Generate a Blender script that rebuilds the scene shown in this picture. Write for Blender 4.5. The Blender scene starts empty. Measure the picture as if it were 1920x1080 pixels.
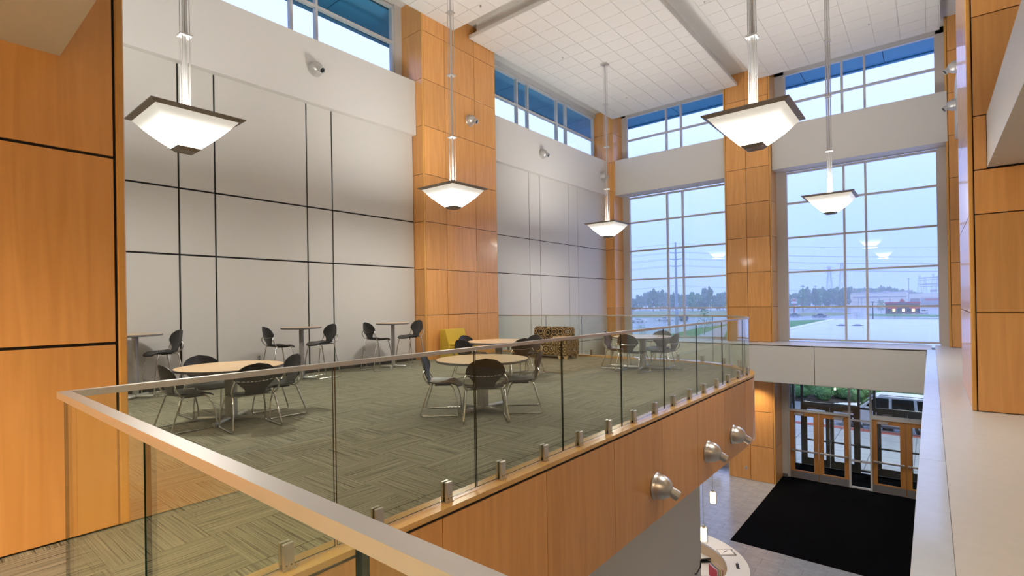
import bpy, math, random
from mathutils import Vector, Matrix
from math import pi, sin, cos, radians as R_
random.seed(7)
C = bpy.context.scene.collection
SC = bpy.context.scene

# ------------------------------------------------------------------ camera
F_PX, YAW, PITCH, ROLL, PCX, PCY, ZC = 956.7, .6874, .0026, -.0162, 960., 568.3, 1.5
fw = Vector((-sin(YAW)*cos(PITCH), cos(YAW)*cos(PITCH), sin(PITCH)))
rt0 = Vector((cos(YAW), sin(YAW), 0)); up0 = rt0.cross(fw)
RT = cos(ROLL)*rt0 + sin(ROLL)*up0
UP = -sin(ROLL)*rt0 + cos(ROLL)*up0
cam_data = bpy.data.cameras.new('camera'); cam = bpy.data.objects.new('camera', cam_data); C.objects.link(cam)
M = Matrix.Identity(4)
for i in range(3):
    M[i][0] = RT[i]; M[i][1] = UP[i]; M[i][2] = -fw[i]
M[2][3] = ZC
cam.matrix_world = M
cam_data.sensor_width = 36.; cam_data.lens = F_PX/1920*36
cam_data.shift_y = (PCY-540)/1920; cam_data.clip_end = 3000; cam_data.clip_start = .05
SC.camera = cam

def pix(u, v, ax, val):
    """point on the plane axis=val seen at a photo pixel"""
    d = RT*((u-PCX)/F_PX) - UP*((v-PCY)/F_PX) + fw
    o = Vector((0, 0, ZC)); t = (val-o[ax])/d[ax]
    return o + d*t

# ------------------------------------------------------------------ world, exposure
w = bpy.data.worlds.new('sky'); SC.world = w; w.use_nodes = True
nt = w.node_tree; nt.nodes.clear()
wo = nt.nodes.new('ShaderNodeOutputWorld'); bg = nt.nodes.new('ShaderNodeBackground')
tc = nt.nodes.new('ShaderNodeTexCoord'); sx = nt.nodes.new('ShaderNodeSeparateXYZ'); rp = nt.nodes.new('ShaderNodeValToRGB')
nt.links.new(tc.outputs['Generated'], sx.inputs[0]); nt.links.new(sx.outputs['Z'], rp.inputs[0])
nt.links.new(rp.outputs[0], bg.inputs[0]); nt.links.new(bg.outputs[0], wo.inputs[0])
e = rp.color_ramp.elements
e[0].position = 0.0; e[0].color = (.37, .62, 1.3, 1)
e[1].position = .32; e[1].color = (.64, .80, 1.5, 1)
m_ = rp.color_ramp.elements.new(.12); m_.color = (.43, .67, 1.42, 1)
bg.inputs[1].default_value = 1.22
SC.view_settings.view_transform = 'Standard'; SC.view_settings.look = 'None'
SC.view_settings.gamma = 1.0; SC.view_settings.use_curve_mapping = False
SC.view_settings.exposure = 0.22
SC.cycles.max_bounces = 10; SC.cycles.diffuse_bounces = 5; SC.cycles.glossy_bounces = 4
SC.cycles.transparent_max_bounces = 24; SC.cycles.transmission_bounces = 6
SC.cycles.caustics_reflective = False; SC.cycles.caustics_refractive = False
SC.cycles.sample_clamp_indirect = 6.0; SC.cycles.volume_bounces = 3

# ------------------------------------------------------------------ materials
MATS = {}
def nodes(name):
    m = bpy.data.materials.new(name); m.use_nodes = True
    n = m.node_tree; b = n.nodes['Principled BSDF']; MATS[name] = m
    return m, n, b
def mat(name, col, rough=.5, metal=0., spec=.5, bump=0., bscale=200., vary=0.):
    if name in MATS: return MATS[name]
    m, n, b = nodes(name)
    b.inputs['Base Color'].default_value = (*col, 1); b.inputs['Roughness'].default_value = rough
    b.inputs['Metallic'].default_value = metal; b.inputs['Specular IOR Level'].default_value = spec
    if bump or vary:
        t = n.nodes.new('ShaderNodeTexCoord'); z = n.nodes.new('ShaderNodeTexNoise'); z.inputs['Scale'].default_value = bscale
        z.inputs['Detail'].default_value = 3
        n.links.new(t.outputs['Object'], z.inputs['Vector'])
        if bump:
            bp = n.nodes.new('ShaderNodeBump'); bp.inputs['Strength'].default_value = bump; bp.inputs['Distance'].default_value = .002
            n.links.new(z.outputs['Fac'], bp.inputs['Height']); n.links.new(bp.outputs[0], b.inputs['Normal'])
        if vary:
            hs = n.nodes.new('ShaderNodeHueSaturation'); mr = n.nodes.new('ShaderNodeMapRange')
            mr.inputs[1].default_value = .3; mr.inputs[2].default_value = .7
            mr.inputs[3].default_value = 1-vary; mr.inputs[4].default_value = 1+vary
            hs.inputs['Color'].default_value = (*col, 1)
            n.links.new(z.outputs['Fac'], mr.inputs[0]); n.links.new(mr.outputs[0], hs.inputs['Value']); n.links.new(hs.outputs[0], b.inputs['Base Color'])
    return m
def rnd_coords(n, scale, rot=None):
    t = n.nodes.new('ShaderNodeTexCoord'); oi = n.nodes.new('ShaderNodeObjectInfo')
    mu = n.nodes.new('ShaderNodeMath'); mu.operation = 'MULTIPLY'; mu.inputs[1].default_value = 37.
    n.links.new(oi.outputs['Random'], mu.inputs[0])
    ad = n.nodes.new('ShaderNodeVectorMath'); ad.operation = 'ADD'
    n.links.new(t.outputs['Object'], ad.inputs[0]); n.links.new(mu.outputs[0], ad.inputs[1])
    mp = n.nodes.new('ShaderNodeMapping'); mp.inputs['Scale'].default_value = scale
    n.links.new(ad.outputs[0], mp.inputs['Vector'])
    return mp, oi
def wood(name, c1, c2, scale=(14, 14, .9), rough=.34, var=.10):
    m, n, b = nodes(name)
    mp, oi = rnd_coords(n, scale)
    z = n.nodes.new('ShaderNodeTexNoise'); z.inputs['Scale'].default_value = 1.; z.inputs['Detail'].default_value = 6; z.inputs['Distortion'].default_value = .6
    n.links.new(mp.outputs[0], z.inputs['Vector'])
    r = n.nodes.new('ShaderNodeValToRGB'); r.color_ramp.elements[0].position = .3; r.color_ramp.elements[1].position = .75
    r.color_ramp.elements[0].color = (*c2, 1); r.color_ramp.elements[1].color = (*c1, 1)
    n.links.new(z.outputs['Fac'], r.inputs[0])
    hs = n.nodes.new('ShaderNodeHueSaturation'); mr = n.nodes.new('ShaderNodeMapRange')
    mr.inputs[3].default_value = 1-var; mr.inputs[4].default_value = 1+var
    n.links.new(oi.outputs['Random'], mr.inputs[0]); n.links.new(mr.outputs[0], hs.inputs['Value'])
    n.links.new(r.outputs[0], hs.inputs['Color']); n.links.new(hs.outputs[0], b.inputs['Base Color'])
    b.inputs['Roughness'].default_value = rough
    b.inputs['Coat Weight'].default_value = .35; b.inputs['Coat Roughness'].default_value = .07
    return m
wood('maple', (.78, .385, .118), (.66, .305, .082))
wood('maple_edge', (.74, .38, .09), (.66, .32, .065), var=.04)
wood('maple_cap', (.72, .42, .14), (.62, .34, .10), scale=(10, 1.2, 10), rough=.25, var=.05)
wood('laminate', (.74, .52, .29), (.69, .47, .25), scale=(3, 14, 3), rough=.35, var=.03)
wood('door_wood', (.58, .27, .07), (.48, .20, .05), scale=(22, 22, 1.2), rough=.4, var=.05)
mat('paint', (.63, .615, .585), .55, bump=.05, bscale=400, vary=.015)
mat('panel_white', (.61, .595, .56), .5, bump=.03, bscale=300)
mat('ledge_white', (.64, .62, .58), .35, vary=.02, bscale=8)
mat('cap_sky_tint', (.60, .66, .76), .12, vary=.03, bscale=6)  # board colour tinted blue to stand for the reflected window sky
mat('tile_white', (.68, .655, .62), .8, bump=.15, bscale=220)
mat('grid_grey', (.52, .49, .46), .6)
mat('black_reveal', (.012, .010, .009), .8)
mat('dark_void', (.03, .028, .025), .9)
mat('frame_alu', (.56, .55, .54), .4)
mat('steel', (.56, .54, .51), .46, metal=1.)
mat('satin_nickel', (.62, .585, .53), .33, metal=1.)
mat('chrome', (.62, .60, .57), .2, metal=1.)
mat('table_grey', (.42, .41, .40), .4, metal=.7)
mat('edge_grey', (.16, .15, .15), .5)
mat('black_plastic', (.020, .018, .018), .42)
mat('black_metal', (.012, .012, .012), .5)
mat('lens_black', (.01, .01, .01), .2)
mat('silver_paint', (.55, .54, .52), .35, metal=.6)
mat('bronze', (.26, .22, .18), .45, metal=.4)
mat('white_plastic', (.72, .70, .66), .4)
mat('white_top', (.74, .72, .69), .3)
mat('paper', (.80, .79, .77), .7)
mat('yellow_fabric', (.56, .38, .035), .8, bump=.3, bscale=300)
mat('mat_black', (.003, .003, .004), 1., spec=.05, bump=.4, bscale=500)
mat('lobby_tile', (.36, .375, .41), .22, vary=.10, bscale=5)
mat('lobby_grout', (.22, .22, .22), .6)
mat('dark_alu', (.17, .165, .135), .45)
mat('stone', (.42, .38, .28), .8, bump=.3, bscale=60, vary=.08)
mat('concrete', (.46, .47, .48), .55, vary=.06, bscale=2)
mat('asphalt', (.30, .33, .37), .22, vary=.10, bscale=.06)
mat('kerb', (.55, .56, .57), .7)
mat('tactile_red', (.42, .10, .075), .7)
mat('grass', (.10, .27, .07), .9, vary=.25, bscale=.35)
mat('grass_dry', (.22, .27, .10), .9, vary=.25, bscale=.3)
mat('leaf', (.085, .21, .06), .7, vary=.35, bscale=2.5)
mat('leaf_light', (.14, .30, .09), .7, vary=.3, bscale=3)
mat('leaf_far', (.075, .15, .075), .9, vary=.35, bscale=.35)
mat('bark', (.10, .075, .055), .9)
mat('mulch', (.05, .035, .03), .9)
mat('roof_membrane', (.72, .74, .77), .16, vary=.03, bscale=.5)
mat('roof_edge', (.78, .80, .83), .4)
mat('eave_dusk_tint', (.05, .28, .50), .45)  # pale soffit; the blue of the dusk light is put into its colour
mat('eave_seam', (.01, .05, .11), .6)
mat('car_white', (.72, .74, .76), .18)
mat('car_grey', (.22, .23, .26), .25, metal=.5)
mat('car_glass', (.008, .01, .012), .05)
mat('tyre', (.012, .012, .013), .8)
mat('rim', (.62, .63, .65), .25, metal=1.)
mat('galv', (.42, .46, .50), .5, metal=.4)
mat('wire', (.30, .34, .40), .6)
mat('warehouse', (.80, .76, .60), .8, vary=.03, bscale=.05)
mat('warehouse_trim', (.36, .35, .36), .8)
mat('sign_red', (.50, .05, .05), .6)
mat('sign_white', (.75, .75, .74), .6)
mat('awning_red', (.60, .035, .04), .7)
mat('brick_brown', (.20, .11, .085), .9, vary=.1, bscale=.5)
mat('roof_shingle', (.22, .14, .13), .9)
mat('traffic_yellow', (.65, .42, .04), .5)
for nm, c in (('folder_red', (.55, .05, .07)), ('folder_purple', (.22, .13, .30)), ('folder_lime', (.50, .52, .06)), ('folder_cream', (.66, .60, .46)), ('folder_pink', (.6, .22, .25)), ('folder_blue', (.08, .14, .42))):
    mat(nm, c, .6)

def emis(name, col, st):
    m, n, b = nodes(name)
    b.inputs['Base Color'].default_value = (*col, 1)
    b.inputs['Emission Color'].default_value = (*col, 1); b.inputs['Emission Strength'].default_value = st
    b.inputs['Roughness'].default_value = .4
    return m
emis('lamp_disc', (1, .86, .66), 9.)
emis('glow_glass', (1, .80, .45), 5.)
emis('green_signal', (.1, 1, .7), 2.)
emis('tail_red', (1, .08, .06), 1.2)
emis('warm_window', (1, .75, .35), 1.5)

def glass(name, tint, f0=.04, rough=0.):
    """thin architectural glass: clear transmission plus a Schlick reflection that is the same from both sides"""
    m = bpy.data.materials.new(name); m.use_nodes = True; MATS[name] = m
    n = m.node_tree; n.nodes.clear()
    o = n.nodes.new('ShaderNodeOutputMaterial'); mx = n.nodes.new('ShaderNodeMixShader')
    tr = n.nodes.new('ShaderNodeBsdfTransparent'); gl = n.nodes.new('ShaderNodeBsdfGlossy'); lw = n.nodes.new('ShaderNodeLayerWeight')
    lw.inputs[0].default_value = .5
    pw = n.nodes.new('ShaderNodeMath'); pw.operation = 'POWER'; pw.inputs[1].default_value = 5.
    mr = n.nodes.new('ShaderNodeMapRange'); mr.inputs[3].default_value = f0; mr.inputs[4].default_value = .9
    tr.inputs[0].default_value = (*tint, 1); gl.inputs['Roughness'].default_value = rough
    gl.inputs['Color'].default_value = (1, 1, 1, 1)
    n.links.new(lw.outputs['Facing'], pw.inputs[0]); n.links.new(pw.outputs[0], mr.inputs[0])
    n.links.new(mr.outputs[0], mx.inputs[0]); n.links.new(tr.outputs[0], mx.inputs[1]); n.links.new(gl.outputs[0], mx.inputs[2])
    n.links.new(mx.outputs[0], o.inputs[0])
    return m
glass('rail_glass', (.925, .96, .91), .03)
glass('window_glass', (.985, .992, .995), .02)
glass('door_glass', (.96, .975, .97), .03)
glass('lamp_glass', (.97, .95, .9), .03)
mat('glass_edge', (.006, .022, .014), .15)
mat('glass_edge_pale', (.45, .52, .42), .2)

# bowl of the big pendants: opal glass, brightest low down where the lamps sit
m, n, b = nodes('opal')
t = n.nodes.new('ShaderNodeTexCoord'); s = n.nodes.new('ShaderNodeSeparateXYZ'); mr = n.nodes.new('ShaderNodeMapRange')
n.links.new(t.outputs['Object'], s.inputs[0]); n.links.new(s.outputs['Z'], mr.inputs[0])
mr.inputs[1].default_value = 0.0; mr.inputs[2].default_value = -.30; mr.inputs[3].default_value = 0.; mr.inputs[4].default_value = 1.
b.inputs['Base Color'].default_value = (.7, .68, .6, 1); b.inputs['Emission Color'].default_value = (1, .96, .86, 1)
pq = n.nodes.new('ShaderNodeMath'); pq.operation = 'POWER'; pq.inputs[1].default_value = 3.6; n.links.new(mr.outputs[0], pq.inputs[0])
m2 = n.nodes.new('ShaderNodeMath'); m2.operation = 'MULTIPLY_ADD'; m2.inputs[1].default_value = 22.; m2.inputs[2].default_value = .42; n.links.new(pq.outputs[0], m2.inputs[0])
n.links.new(m2.outputs[0], b.inputs['Emission Strength']); b.inputs['Roughness'].default_value = .25

# carpet tile: fine stripes along local x
def carpet(name, cols):
    m, n, b = nodes(name)
    mp, oi = rnd_coords(n, (1.0, 95, 1))
    z = n.nodes.new('ShaderNodeTexNoise'); z.inputs['Scale'].default_value = 1.; z.inputs['Detail'].default_value = 4; z.inputs['Roughness'].default_value = .75
    n.links.new(mp.outputs[0], z.inputs['Vector'])
    r = n.nodes.new('ShaderNodeValToRGB'); r.color_ramp.interpolation = 'LINEAR'
    el = r.color_ramp.elements; el[0].position = .36; el[0].color = (*cols[0], 1); el[1].position = .66; el[1].color = (*cols[2], 1)
    x = el.new(.47); x.color = (*cols[1], 1)
    n.links.new(z.outputs['Fac'], r.inputs[0]); n.links.new(r.outputs[0], b.inputs['Base Color'])
    b.inputs['Roughness'].default_value = .95; b.inputs['Specular IOR Level'].default_value = .1
    bp = n.nodes.new('ShaderNodeBump'); bp.inputs['Strength'].default_value = .3; bp.inputs['Distance'].default_value = .003
    n.links.new(z.outputs['Fac'], bp.inputs['Height']); n.links.new(bp.outputs[0], b.inputs['Normal'])
carpet('carpet', ((.04, .034, .024), (.21, .19, .14), (.36, .33, .255)))
# patterned upholstery: rings and dots
m, n, b = nodes('ring_fabric')
t = n.nodes.new('ShaderNodeTexCoord'); v = n.nodes.new('ShaderNodeTexVoronoi'); v.inputs['Scale'].default_value = 4.4; v.inputs['Randomness'].default_value = .3
n.links.new(t.outputs['Object'], v.inputs['Vector'])
r = n.nodes.new('ShaderNodeValToRGB'); r.color_ramp.interpolation = 'CONSTANT'; el = r.color_ramp.elements
dk, br, tn, gy = (.018, .012, .008, 1), (.09, .058, .024, 1), (.36, .25, .11, 1), (.42, .37, .30, 1)
el[0].position = 0; el[0].color = dk; el[1].position = .62; el[1].color = br
for pos, c_ in ((.13, gy), (.22, dk), (.32, tn), (.42, dk), (.52, tn)): x = el.new(pos); x.color = c_
n.links.new(v.outputs['Distance'], r.inputs[0]); n.links.new(r.outputs[0], b.inputs['Base Color']); b.inputs['Roughness'].default_value = .85

# ------------------------------------------------------------------ mesh helpers
class MB:
    def __init__(s): s.v = []; s.f = []; s.mi = []; s.mats = []
    def m(s, name):
        if name not in s.mats: s.mats.append(name)
        return s.mats.index(name)
    def add(s, vs, fs, mat=None):
        o = len(s.v); s.v += [tuple(p) for p in vs]; s.f += [tuple(i+o for i in f) for f in fs]
        s.mi += [s.m(mat) if mat else 0]*len(fs); return s
    def box(s, x0, x1, y0, y1, z0, z1, mat=None):
        return s.add([(x, y, z) for z in (z0, z1) for y in (y0, y1) for x in (x0, x1)],
            [(0, 2, 3, 1), (4, 5, 7, 6), (0, 1, 5, 4), (1, 3, 7, 5), (3, 2, 6, 7), (2, 0, 4, 6)], mat)
    def bbox(s, x0, x1, y0, y1, z0, z1, c=.01, mat=None):
        """box with chamfered edges"""
        P = []; c = min(c, (x1-x0)*.45, (y1-y0)*.45, (z1-z0)*.45)
        xs, ys, zs = (x0, x1), (y0, y1), (z0, z1); idx = {}
        for i in (0, 1):
            for j in (0, 1):
                for k in (0, 1):
                    dx, dy, dz = (c if i == 0 else -c), (c if j == 0 else -c), (c if k == 0 else -c)
                    for a in range(3):
                        q = [xs[i], ys[j], zs[k]]
                        for b_, d in enumerate((dx, dy, dz)):
                            if b_ != a: q[b_] += d
                        idx[i, j, k, a] = len(P); P.append(tuple(q))
        Fc = []
        g = lambda i, j, k, a: idx[i, j, k, a]
        for i in (0, 1): Fc.append((g(i,0,0,0), g(i,1,0,0), g(i,1,1,0), g(i,0,1,0)))
        for j in (0, 1): Fc.append((g(0,j,0,1), g(1,j,0,1), g(1,j,1,1), g(0,j,1,1)))
        for k in (0, 1): Fc.append((g(0,0,k,2), g(1,0,k,2), g(1,1,k,2), g(0,1,k,2)))
        for i in (0, 1):
            for j in (0, 1): Fc.append((g(i,j,0,0), g(i,j,1,0), g(i,j,1,1), g(i,j,0,1)))
        for i in (0, 1):
            for k in (0, 1): Fc.append((g(i,0,k,0), g(i,1,k,0), g(i,1,k,2), g(i,0,k,2)))
        for j in (0, 1):
            for k in (0, 1): Fc.append((g(0,j,k,1), g(1,j,k,1), g(1,j,k,2), g(0,j,k,2)))
        for i in (0, 1):
            for j in (0, 1):
                for k in (0, 1): Fc.append((g(i,j,k,0), g(i,j,k,1), g(i,j,k,2)))
        return s.add(P, Fc, mat)
    def tube(s, pts, r, n=8, mat=None, cap=True, closed=False):
        pts = [Vector(p) for p in pts]; rs = r if isinstance(r, (list, tuple)) else [r]*len(pts)
        V = []; Fc = []; N = len(pts); pv = None
        for i, p in enumerate(pts):
            if closed: d = (pts[(i+1) % N]-pts[i-1]).normalized()
            else:
                d = ((pts[min(i+1, N-1)]-p).normalized()+(p-pts[max(i-1, 0)]).normalized())
                d = d.normalized() if d.length > 1e-6 else Vector((0, 0, 1))
            if pv is None:
                a = Vector((0, 0, 1)) if abs(d.z) < .9 else Vector((1, 0, 0)); u = d.cross(a).normalized()
            else:
                u = (pv-d*pv.dot(d)); u = u.normalized()
            pv = u; q = d.cross(u)
            for k in range(n):
                an = 2*pi*k/n; V.append(p+(u*cos(an)+q*sin(an))*rs[i])
        for i in range(N if closed else N-1):
            j = (i+1) % N
            for k in range(n): Fc.append((i*n+k, i*n+(k+1) % n, j*n+(k+1) % n, j*n+k))
        if cap and not closed:
            Fc.append(tuple(range(n-1, -1, -1))); Fc.append(tuple((N-1)*n+k for k in range(n)))
        return s.add(V, Fc, mat)
    def lathe(s, prof, n=20, mat=None, M=None, capa=True, capb=True):
        V = []; Fc = []
        for r, z in prof:
            for k in range(n):
                p = Vector((r*cos(2*pi*k/n), r*sin(2*pi*k/n), z)); V.append(M @ p if M else p)
        L = len(prof)
        for i in range(L-1):
            for k in range(n): Fc.append((i*n+k, i*n+(k+1) % n, (i+1)*n+(k+1) % n, (i+1)*n+k))
        if capa: Fc.append(tuple(range(n-1, -1, -1)))
        if capb: Fc.append(tuple((L-1)*n+k for k in range(n)))
        return s.add(V, Fc, mat)
    def prism(s, poly, z0, z1, mat=None, M=None):
        n = len(poly); V = [(p[0], p[1], z0) for p in poly]+[(p[0], p[1], z1) for p in poly]
        if M: V = [M @ Vector(p) for p in V]
        return s.add(V, [tuple(range(n-1, -1, -1)), tuple(range(n, 2*n))]+[(i, (i+1) % n, n+(i+1) % n, n+i) for i in range(n)], mat)
    def blob(s, c, r, seed=0, sub=1, jit=.18, mat=None, sq=(1, 1, 1)):
        vs, fs = ICO[sub]; rd = random.Random(seed)
        V = [Vector(c)+Vector((p[0]*sq[0], p[1]*sq[1], p[2]*sq[2]))*r*(1+rd.uniform(-jit, jit)) for p in vs]
        return s.add(V, fs, mat)
    def mesh(s, name, mat=None, smooth=0):
        me = bpy.data.meshes.new(name); me.from_pydata([tuple(p) for p in s.v], [], s.f)
        for nm in (s.mats or [mat]): me.materials.append(MATS[nm])
        if s.mats: me.polygons.foreach_set('material_index', s.mi)
        me.update()
        import bmesh
        bm = bmesh.new(); bm.from_mesh(me); bmesh.ops.recalc_face_normals(bm, faces=bm.faces); bm.to_mesh(me); bm.free()
        if smooth:
            me.shade_smooth(); me.set_sharp_from_angle(angle=smooth)
        return me
def _ico(sub):
    import bmesh
    bm = bmesh.new(); bmesh.ops.create_icosphere(bm, subdivisions=sub, radius=1)
    vs = [tuple(v.co) for v in bm.verts]; bm.verts.index_update(); fs = [tuple(v.index for v in f.verts) for f in bm.faces]; bm.free(); return vs, fs
ICO = {1: _ico(1), 2: _ico(2), 3: _ico(3)}

WL = {}   # world location of unrotated parents
def link(name, me, loc=(0, 0, 0), parent=None, rot=None):
    o = bpy.data.objects.new(name, me); C.objects.link(o); loc = Vector(loc)
    if parent:
        o.parent = parent; loc = loc-WL.get(parent.name, Vector((0, 0, 0)))
    o.location = loc
    if rot: o.rotation_euler = rot
    WL[o.name] = Vector(loc) if not parent else WL.get(parent.name, Vector((0, 0, 0)))+loc
    return o
def tag(o, label, cat=None, group=None, kind=None):
    o['label'] = label
    if cat: o['category'] = cat
    if group: o['group'] = group
    if kind: o['kind'] = kind
    return o
def thing(name, label, cat, loc=(0, 0, 0), rz=0., group=None, kind=None):
    o = bpy.data.objects.new(name, None); C.objects.link(o); o.location = loc; o.rotation_euler = (0, 0, rz)
    o.empty_display_size = .1; WL[o.name] = Vector((0, 0, 0))      # children use local coordinates
    return tag(o, label, cat, group, kind)
def copy_tree(o, loc=None, rz=None, label=None, parent=None):
    c = o.copy(); C.objects.link(c); c.parent = parent
    if loc is not None: c.location = loc
    if rz is not None: c.rotation_euler = (0, 0, rz)
    if label: c['label'] = label
    for ch in list(o.children): copy_tree(ch, parent=c)
    return c
BOXES = {}
def piece(name, x0, x1, y0, y1, z0, z1, mat, parent=None, c=0.):
    """a box piece with its origin at its centre; alike pieces share their mesh"""
    d = (round(x1-x0, 4), round(y1-y0, 4), round(z1-z0, 4), mat, c)
    if d not in BOXES:
        b = MB(); a = [q/2 for q in d[:3]]
        if c: b.bbox(-a[0], a[0], -a[1], a[1], -a[2], a[2], c)
        else: b.box(-a[0], a[0], -a[1], a[1], -a[2], a[2])
        BOXES[d] = b.mesh(name, mat)
    return link(name, BOXES[d], ((x0+x1)/2, (y0+y1)/2, (z0+z1)/2), parent)
def struct(name, x0, x1, y0, y1, z0, z1, mat, label, cat='wall', c=0.):
    return tag(piece(name, x0, x1, y0, y1, z0, z1, mat, None, c), label, cat, kind='structure')
def lamp(name, kind, loc, power, col=(1, .85, .65), size=.1, rot=None, parent=None, spot=None, blend=.5):
    l = bpy.data.lights.new(name, kind); l.energy = power; l.color = col
    if kind == 'AREA': l.shape = 'DISK'; l.size = size
    else: l.shadow_soft_size = size
    if kind == 'SPOT': l.spot_size = spot or 1.6; l.spot_blend = blend
    o = bpy.data.objects.new(name, l); C.objects.link(o)
    if parent: o.parent = parent
    o.location = loc
    if rot: o.rotation_euler = rot
    return o

# ------------------------------------------------------------------ key dimensions (metres; mezzanine floor = 0)
MOD = 1.27; XW = -11.03; XC = -10.6; YF = 20.0; YWIN = 20.9; XWIN = -11.55; ZG = -5.08; ZT = 9.47; ZUP = 9.93
XB = -2.73; XR = -2.82; AC = (-4.8, 10.6); YB = 12.5; ZR = 1.165; YN = .46
def rows(z0, z1, extra=()):
    return sorted(set([z0]+[round(k*MOD, 3) for k in range(-4, 9) if z0+.05 < k*MOD < z1-.05]+[z1]))

# ---- left wall, bay behind the cafe tables
def panel_wall(name, label, plane, ycuts, zcuts, gap, depth=.03, back=.5, mat_='panel_white', pname='wall_panel'):
    y0, y1, z0, z1 = ycuts[0], ycuts[-1], zcuts[0], zcuts[-1]
    w_ = struct(name, plane-back, plane-depth, y0, y1, z0, z1, 'black_reveal', label)
    for a, b_ in zip(ycuts, ycuts[1:]):
        for c_, d in zip(zcuts, zcuts[1:]):
            piece(pname, plane-depth, plane, a+(gap/2 if a > y0 else 0), b_-(gap/2 if b_ < y1 else 0), c_+(gap/2 if c_ > z0 else 0), d-(gap/2 if d < z1 else 0), mat_, w_, .002)
    return w_
panel_wall('wall_left', 'tall off-white panelled wall with black reveals behind the bar tables', XW, [-6, 1.5, 3.5, 4.14, 6.09, 6.73, 9.2], [0, 2.55, 3.82, 6.2], .034)
panel_wall('wall_left_far', 'off-white panelled wall between the wood columns beyond the sofa', XW, [12.2, 14.48, 15.13, 17.04, 17.71, 20.02], [ZG, -.05, 2.55, 3.82, 6.2], .024)
tag(piece('baseboard_left', XW, XW+.012, -6, 9.2, 0.002, .10, 'black_metal'), 'dark rubber base strip along the left wall', 'baseboard', kind='structure')
for nm, a, b_, lb in (('wall_band_left', -6, 9.21, 'white fascia band with one eyeball light above the bar tables'), ('wall_band_left_far', 12.2, 20.02, 'white fascia band with two eyeball lights above the sofa')):
    struct(nm, -11.6, -10.88, a, b_, 6.2, 7.68, 'paint', lb)

# ---- wood clad columns
def clad(parent, face, pos, cuts, zcuts, gap=.014, d=.02, mat_='maple', trim=.035):
    """panels proud of a column core; face '+x','-x','-y': pos is the panel face"""
    s = 1 if face[0] == '+' else -1
    for a, b_ in zip(cuts, cuts[1:]):
        for c_, e_ in zip(zcuts, zcuts[1:]):
            g = gap/2; lo, hi = sorted((pos-s*d, pos))
            if face[1] == 'x': piece('wood_panel', lo, hi, a+g, b_-g, c_+g, e_-g, mat_, parent, .0015)
            else: piece('wood_panel', a+g, b_-g, lo, hi, c_+g, e_-g, mat_, parent, .0015)
CM = struct('column_left_wall', -11.6, XC-.02, 9.24, 12.2, ZG, ZUP, 'black_reveal', 'tall maple clad column behind the yellow chair', 'column')
zr = [0, 1.24, 2.50, 3.80, 5.10, 6.42, 7.70, 9.02, ZUP]
clad(CM, '+x', XC, [9.265, 10.05, 11.27, 12.2], zr)
clad(CM, '-y', 9.22, [-11.58, XC-.03], zr)
piece('corner_trim', XC-.03, XC+.012, 9.205, 9.262, 0, ZUP, 'maple_edge', CM, .01)
piece('corner_trim', XC-.03, XC+.004, 12.185, 12.22, 0, ZUP, 'maple_edge', CM, .008)
CK = struct('column_far_corner', -11.6, XC-.02, 20.02, 21.2, ZG, ZUP, 'black_reveal', 'narrow maple clad column in the far left corner', 'column')
zc_ = rows(ZG, ZUP)
clad(CK, '-y', YF, [-11.58, XC-.04], zc_); clad(CK, '+x', XC, [20.04, 20.86], zc_)
piece('corner_trim', XC-.04, XC+.012, 19.985, 20.035, ZG, ZUP, 'maple_edge', CK, .01)
CF = struct('column_far_middle', -5.93, -4.39, 20.02, 21.1, ZG, ZUP, 'black_reveal', 'maple clad column between the two big windows', 'column')
clad(CF, '-y', YF, [-5.90, -5.2, -4.42], zc_)
clad(CF, '+x', -4.37, [20.03, 21.1], zc_); clad(CF, '-x', -5.95, [20.03, 21.1], zc_)
piece('corner_trim', -5.96, -5.905, 19.99, 20.04, ZG, ZUP, 'maple_edge', CF, .008)
piece('corner_trim', -4.415, -4.36, 19.99, 20.04, ZG, ZUP, 'maple_edge', CF, .008)
CR = struct('column_far_right', .46, 1.9, 20.2, 21.2, -.0, ZUP, 'black_reveal', 'slim maple clad column right of the entrance window', 'column')
clad(CR, '-y', 20.18, [.47, 1.3], rows(0, ZUP)); clad(CR, '-x', .42, [20.2, 20.88], rows(0, ZUP))
piece('corner_trim', .41, .465, 20.165, 20.21, 0, ZUP, 'maple_edge', CR, .008)
# right column beside the ledge
CX = struct('column_right', .43, 3.2, 9.08, 12.03, 0, ZUP, 'black_reveal', 'large maple clad column standing on the white ledge at right', 'column')
for a, b_, c_, d in ((.455, 3.2, 0, 1.29), (.455, 3.2, 1.29, 2.58), (.455, 3.2, 2.58, 3.16), (.455, .585, 3.16, 3.87), (.455, 3.2, 3.87, 5.17), (.455, 3.2, 5.17, 6.45), (.455, 3.2, 6.45, 7.75), (.455, 3.2, 7.75, ZUP)):
    piece('wood_panel', a+.007, b_, 9.05, 9.08, c_+.007, d-.007, 'maple', CX, .0015)
clad(CX, '-x', .41, [9.1, 12.0], [0, 1.29, 2.58, 3.87, 5.17, 6.45, 7.75, ZUP])
piece('corner_trim', .40, .45, 9.04, 9.10, 0, ZUP, 'maple_edge', CX, .01)
# near left wing wall
WN = struct('wall_near_left', -5.1, -4.42, -6, 1.04, 0, ZUP, 'black_reveal', 'big maple panelled wing wall at the left edge', 'wall')
clad(WN, '+x', -4.40, [-6, -3.2, -1.35, 1.005], [0, 1.275, 2.57, 3.87, 5.2, 6.5, 7.8, ZUP], gap=.02)
piece('corner_trim', -4.44, -4.395, 1.012, 1.062, 0, ZUP, 'maple_edge', WN, .008)
piece('end_panel', -5.1, -4.44, 1.04, 1.06, 0, ZUP, 'maple', WN)

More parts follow.
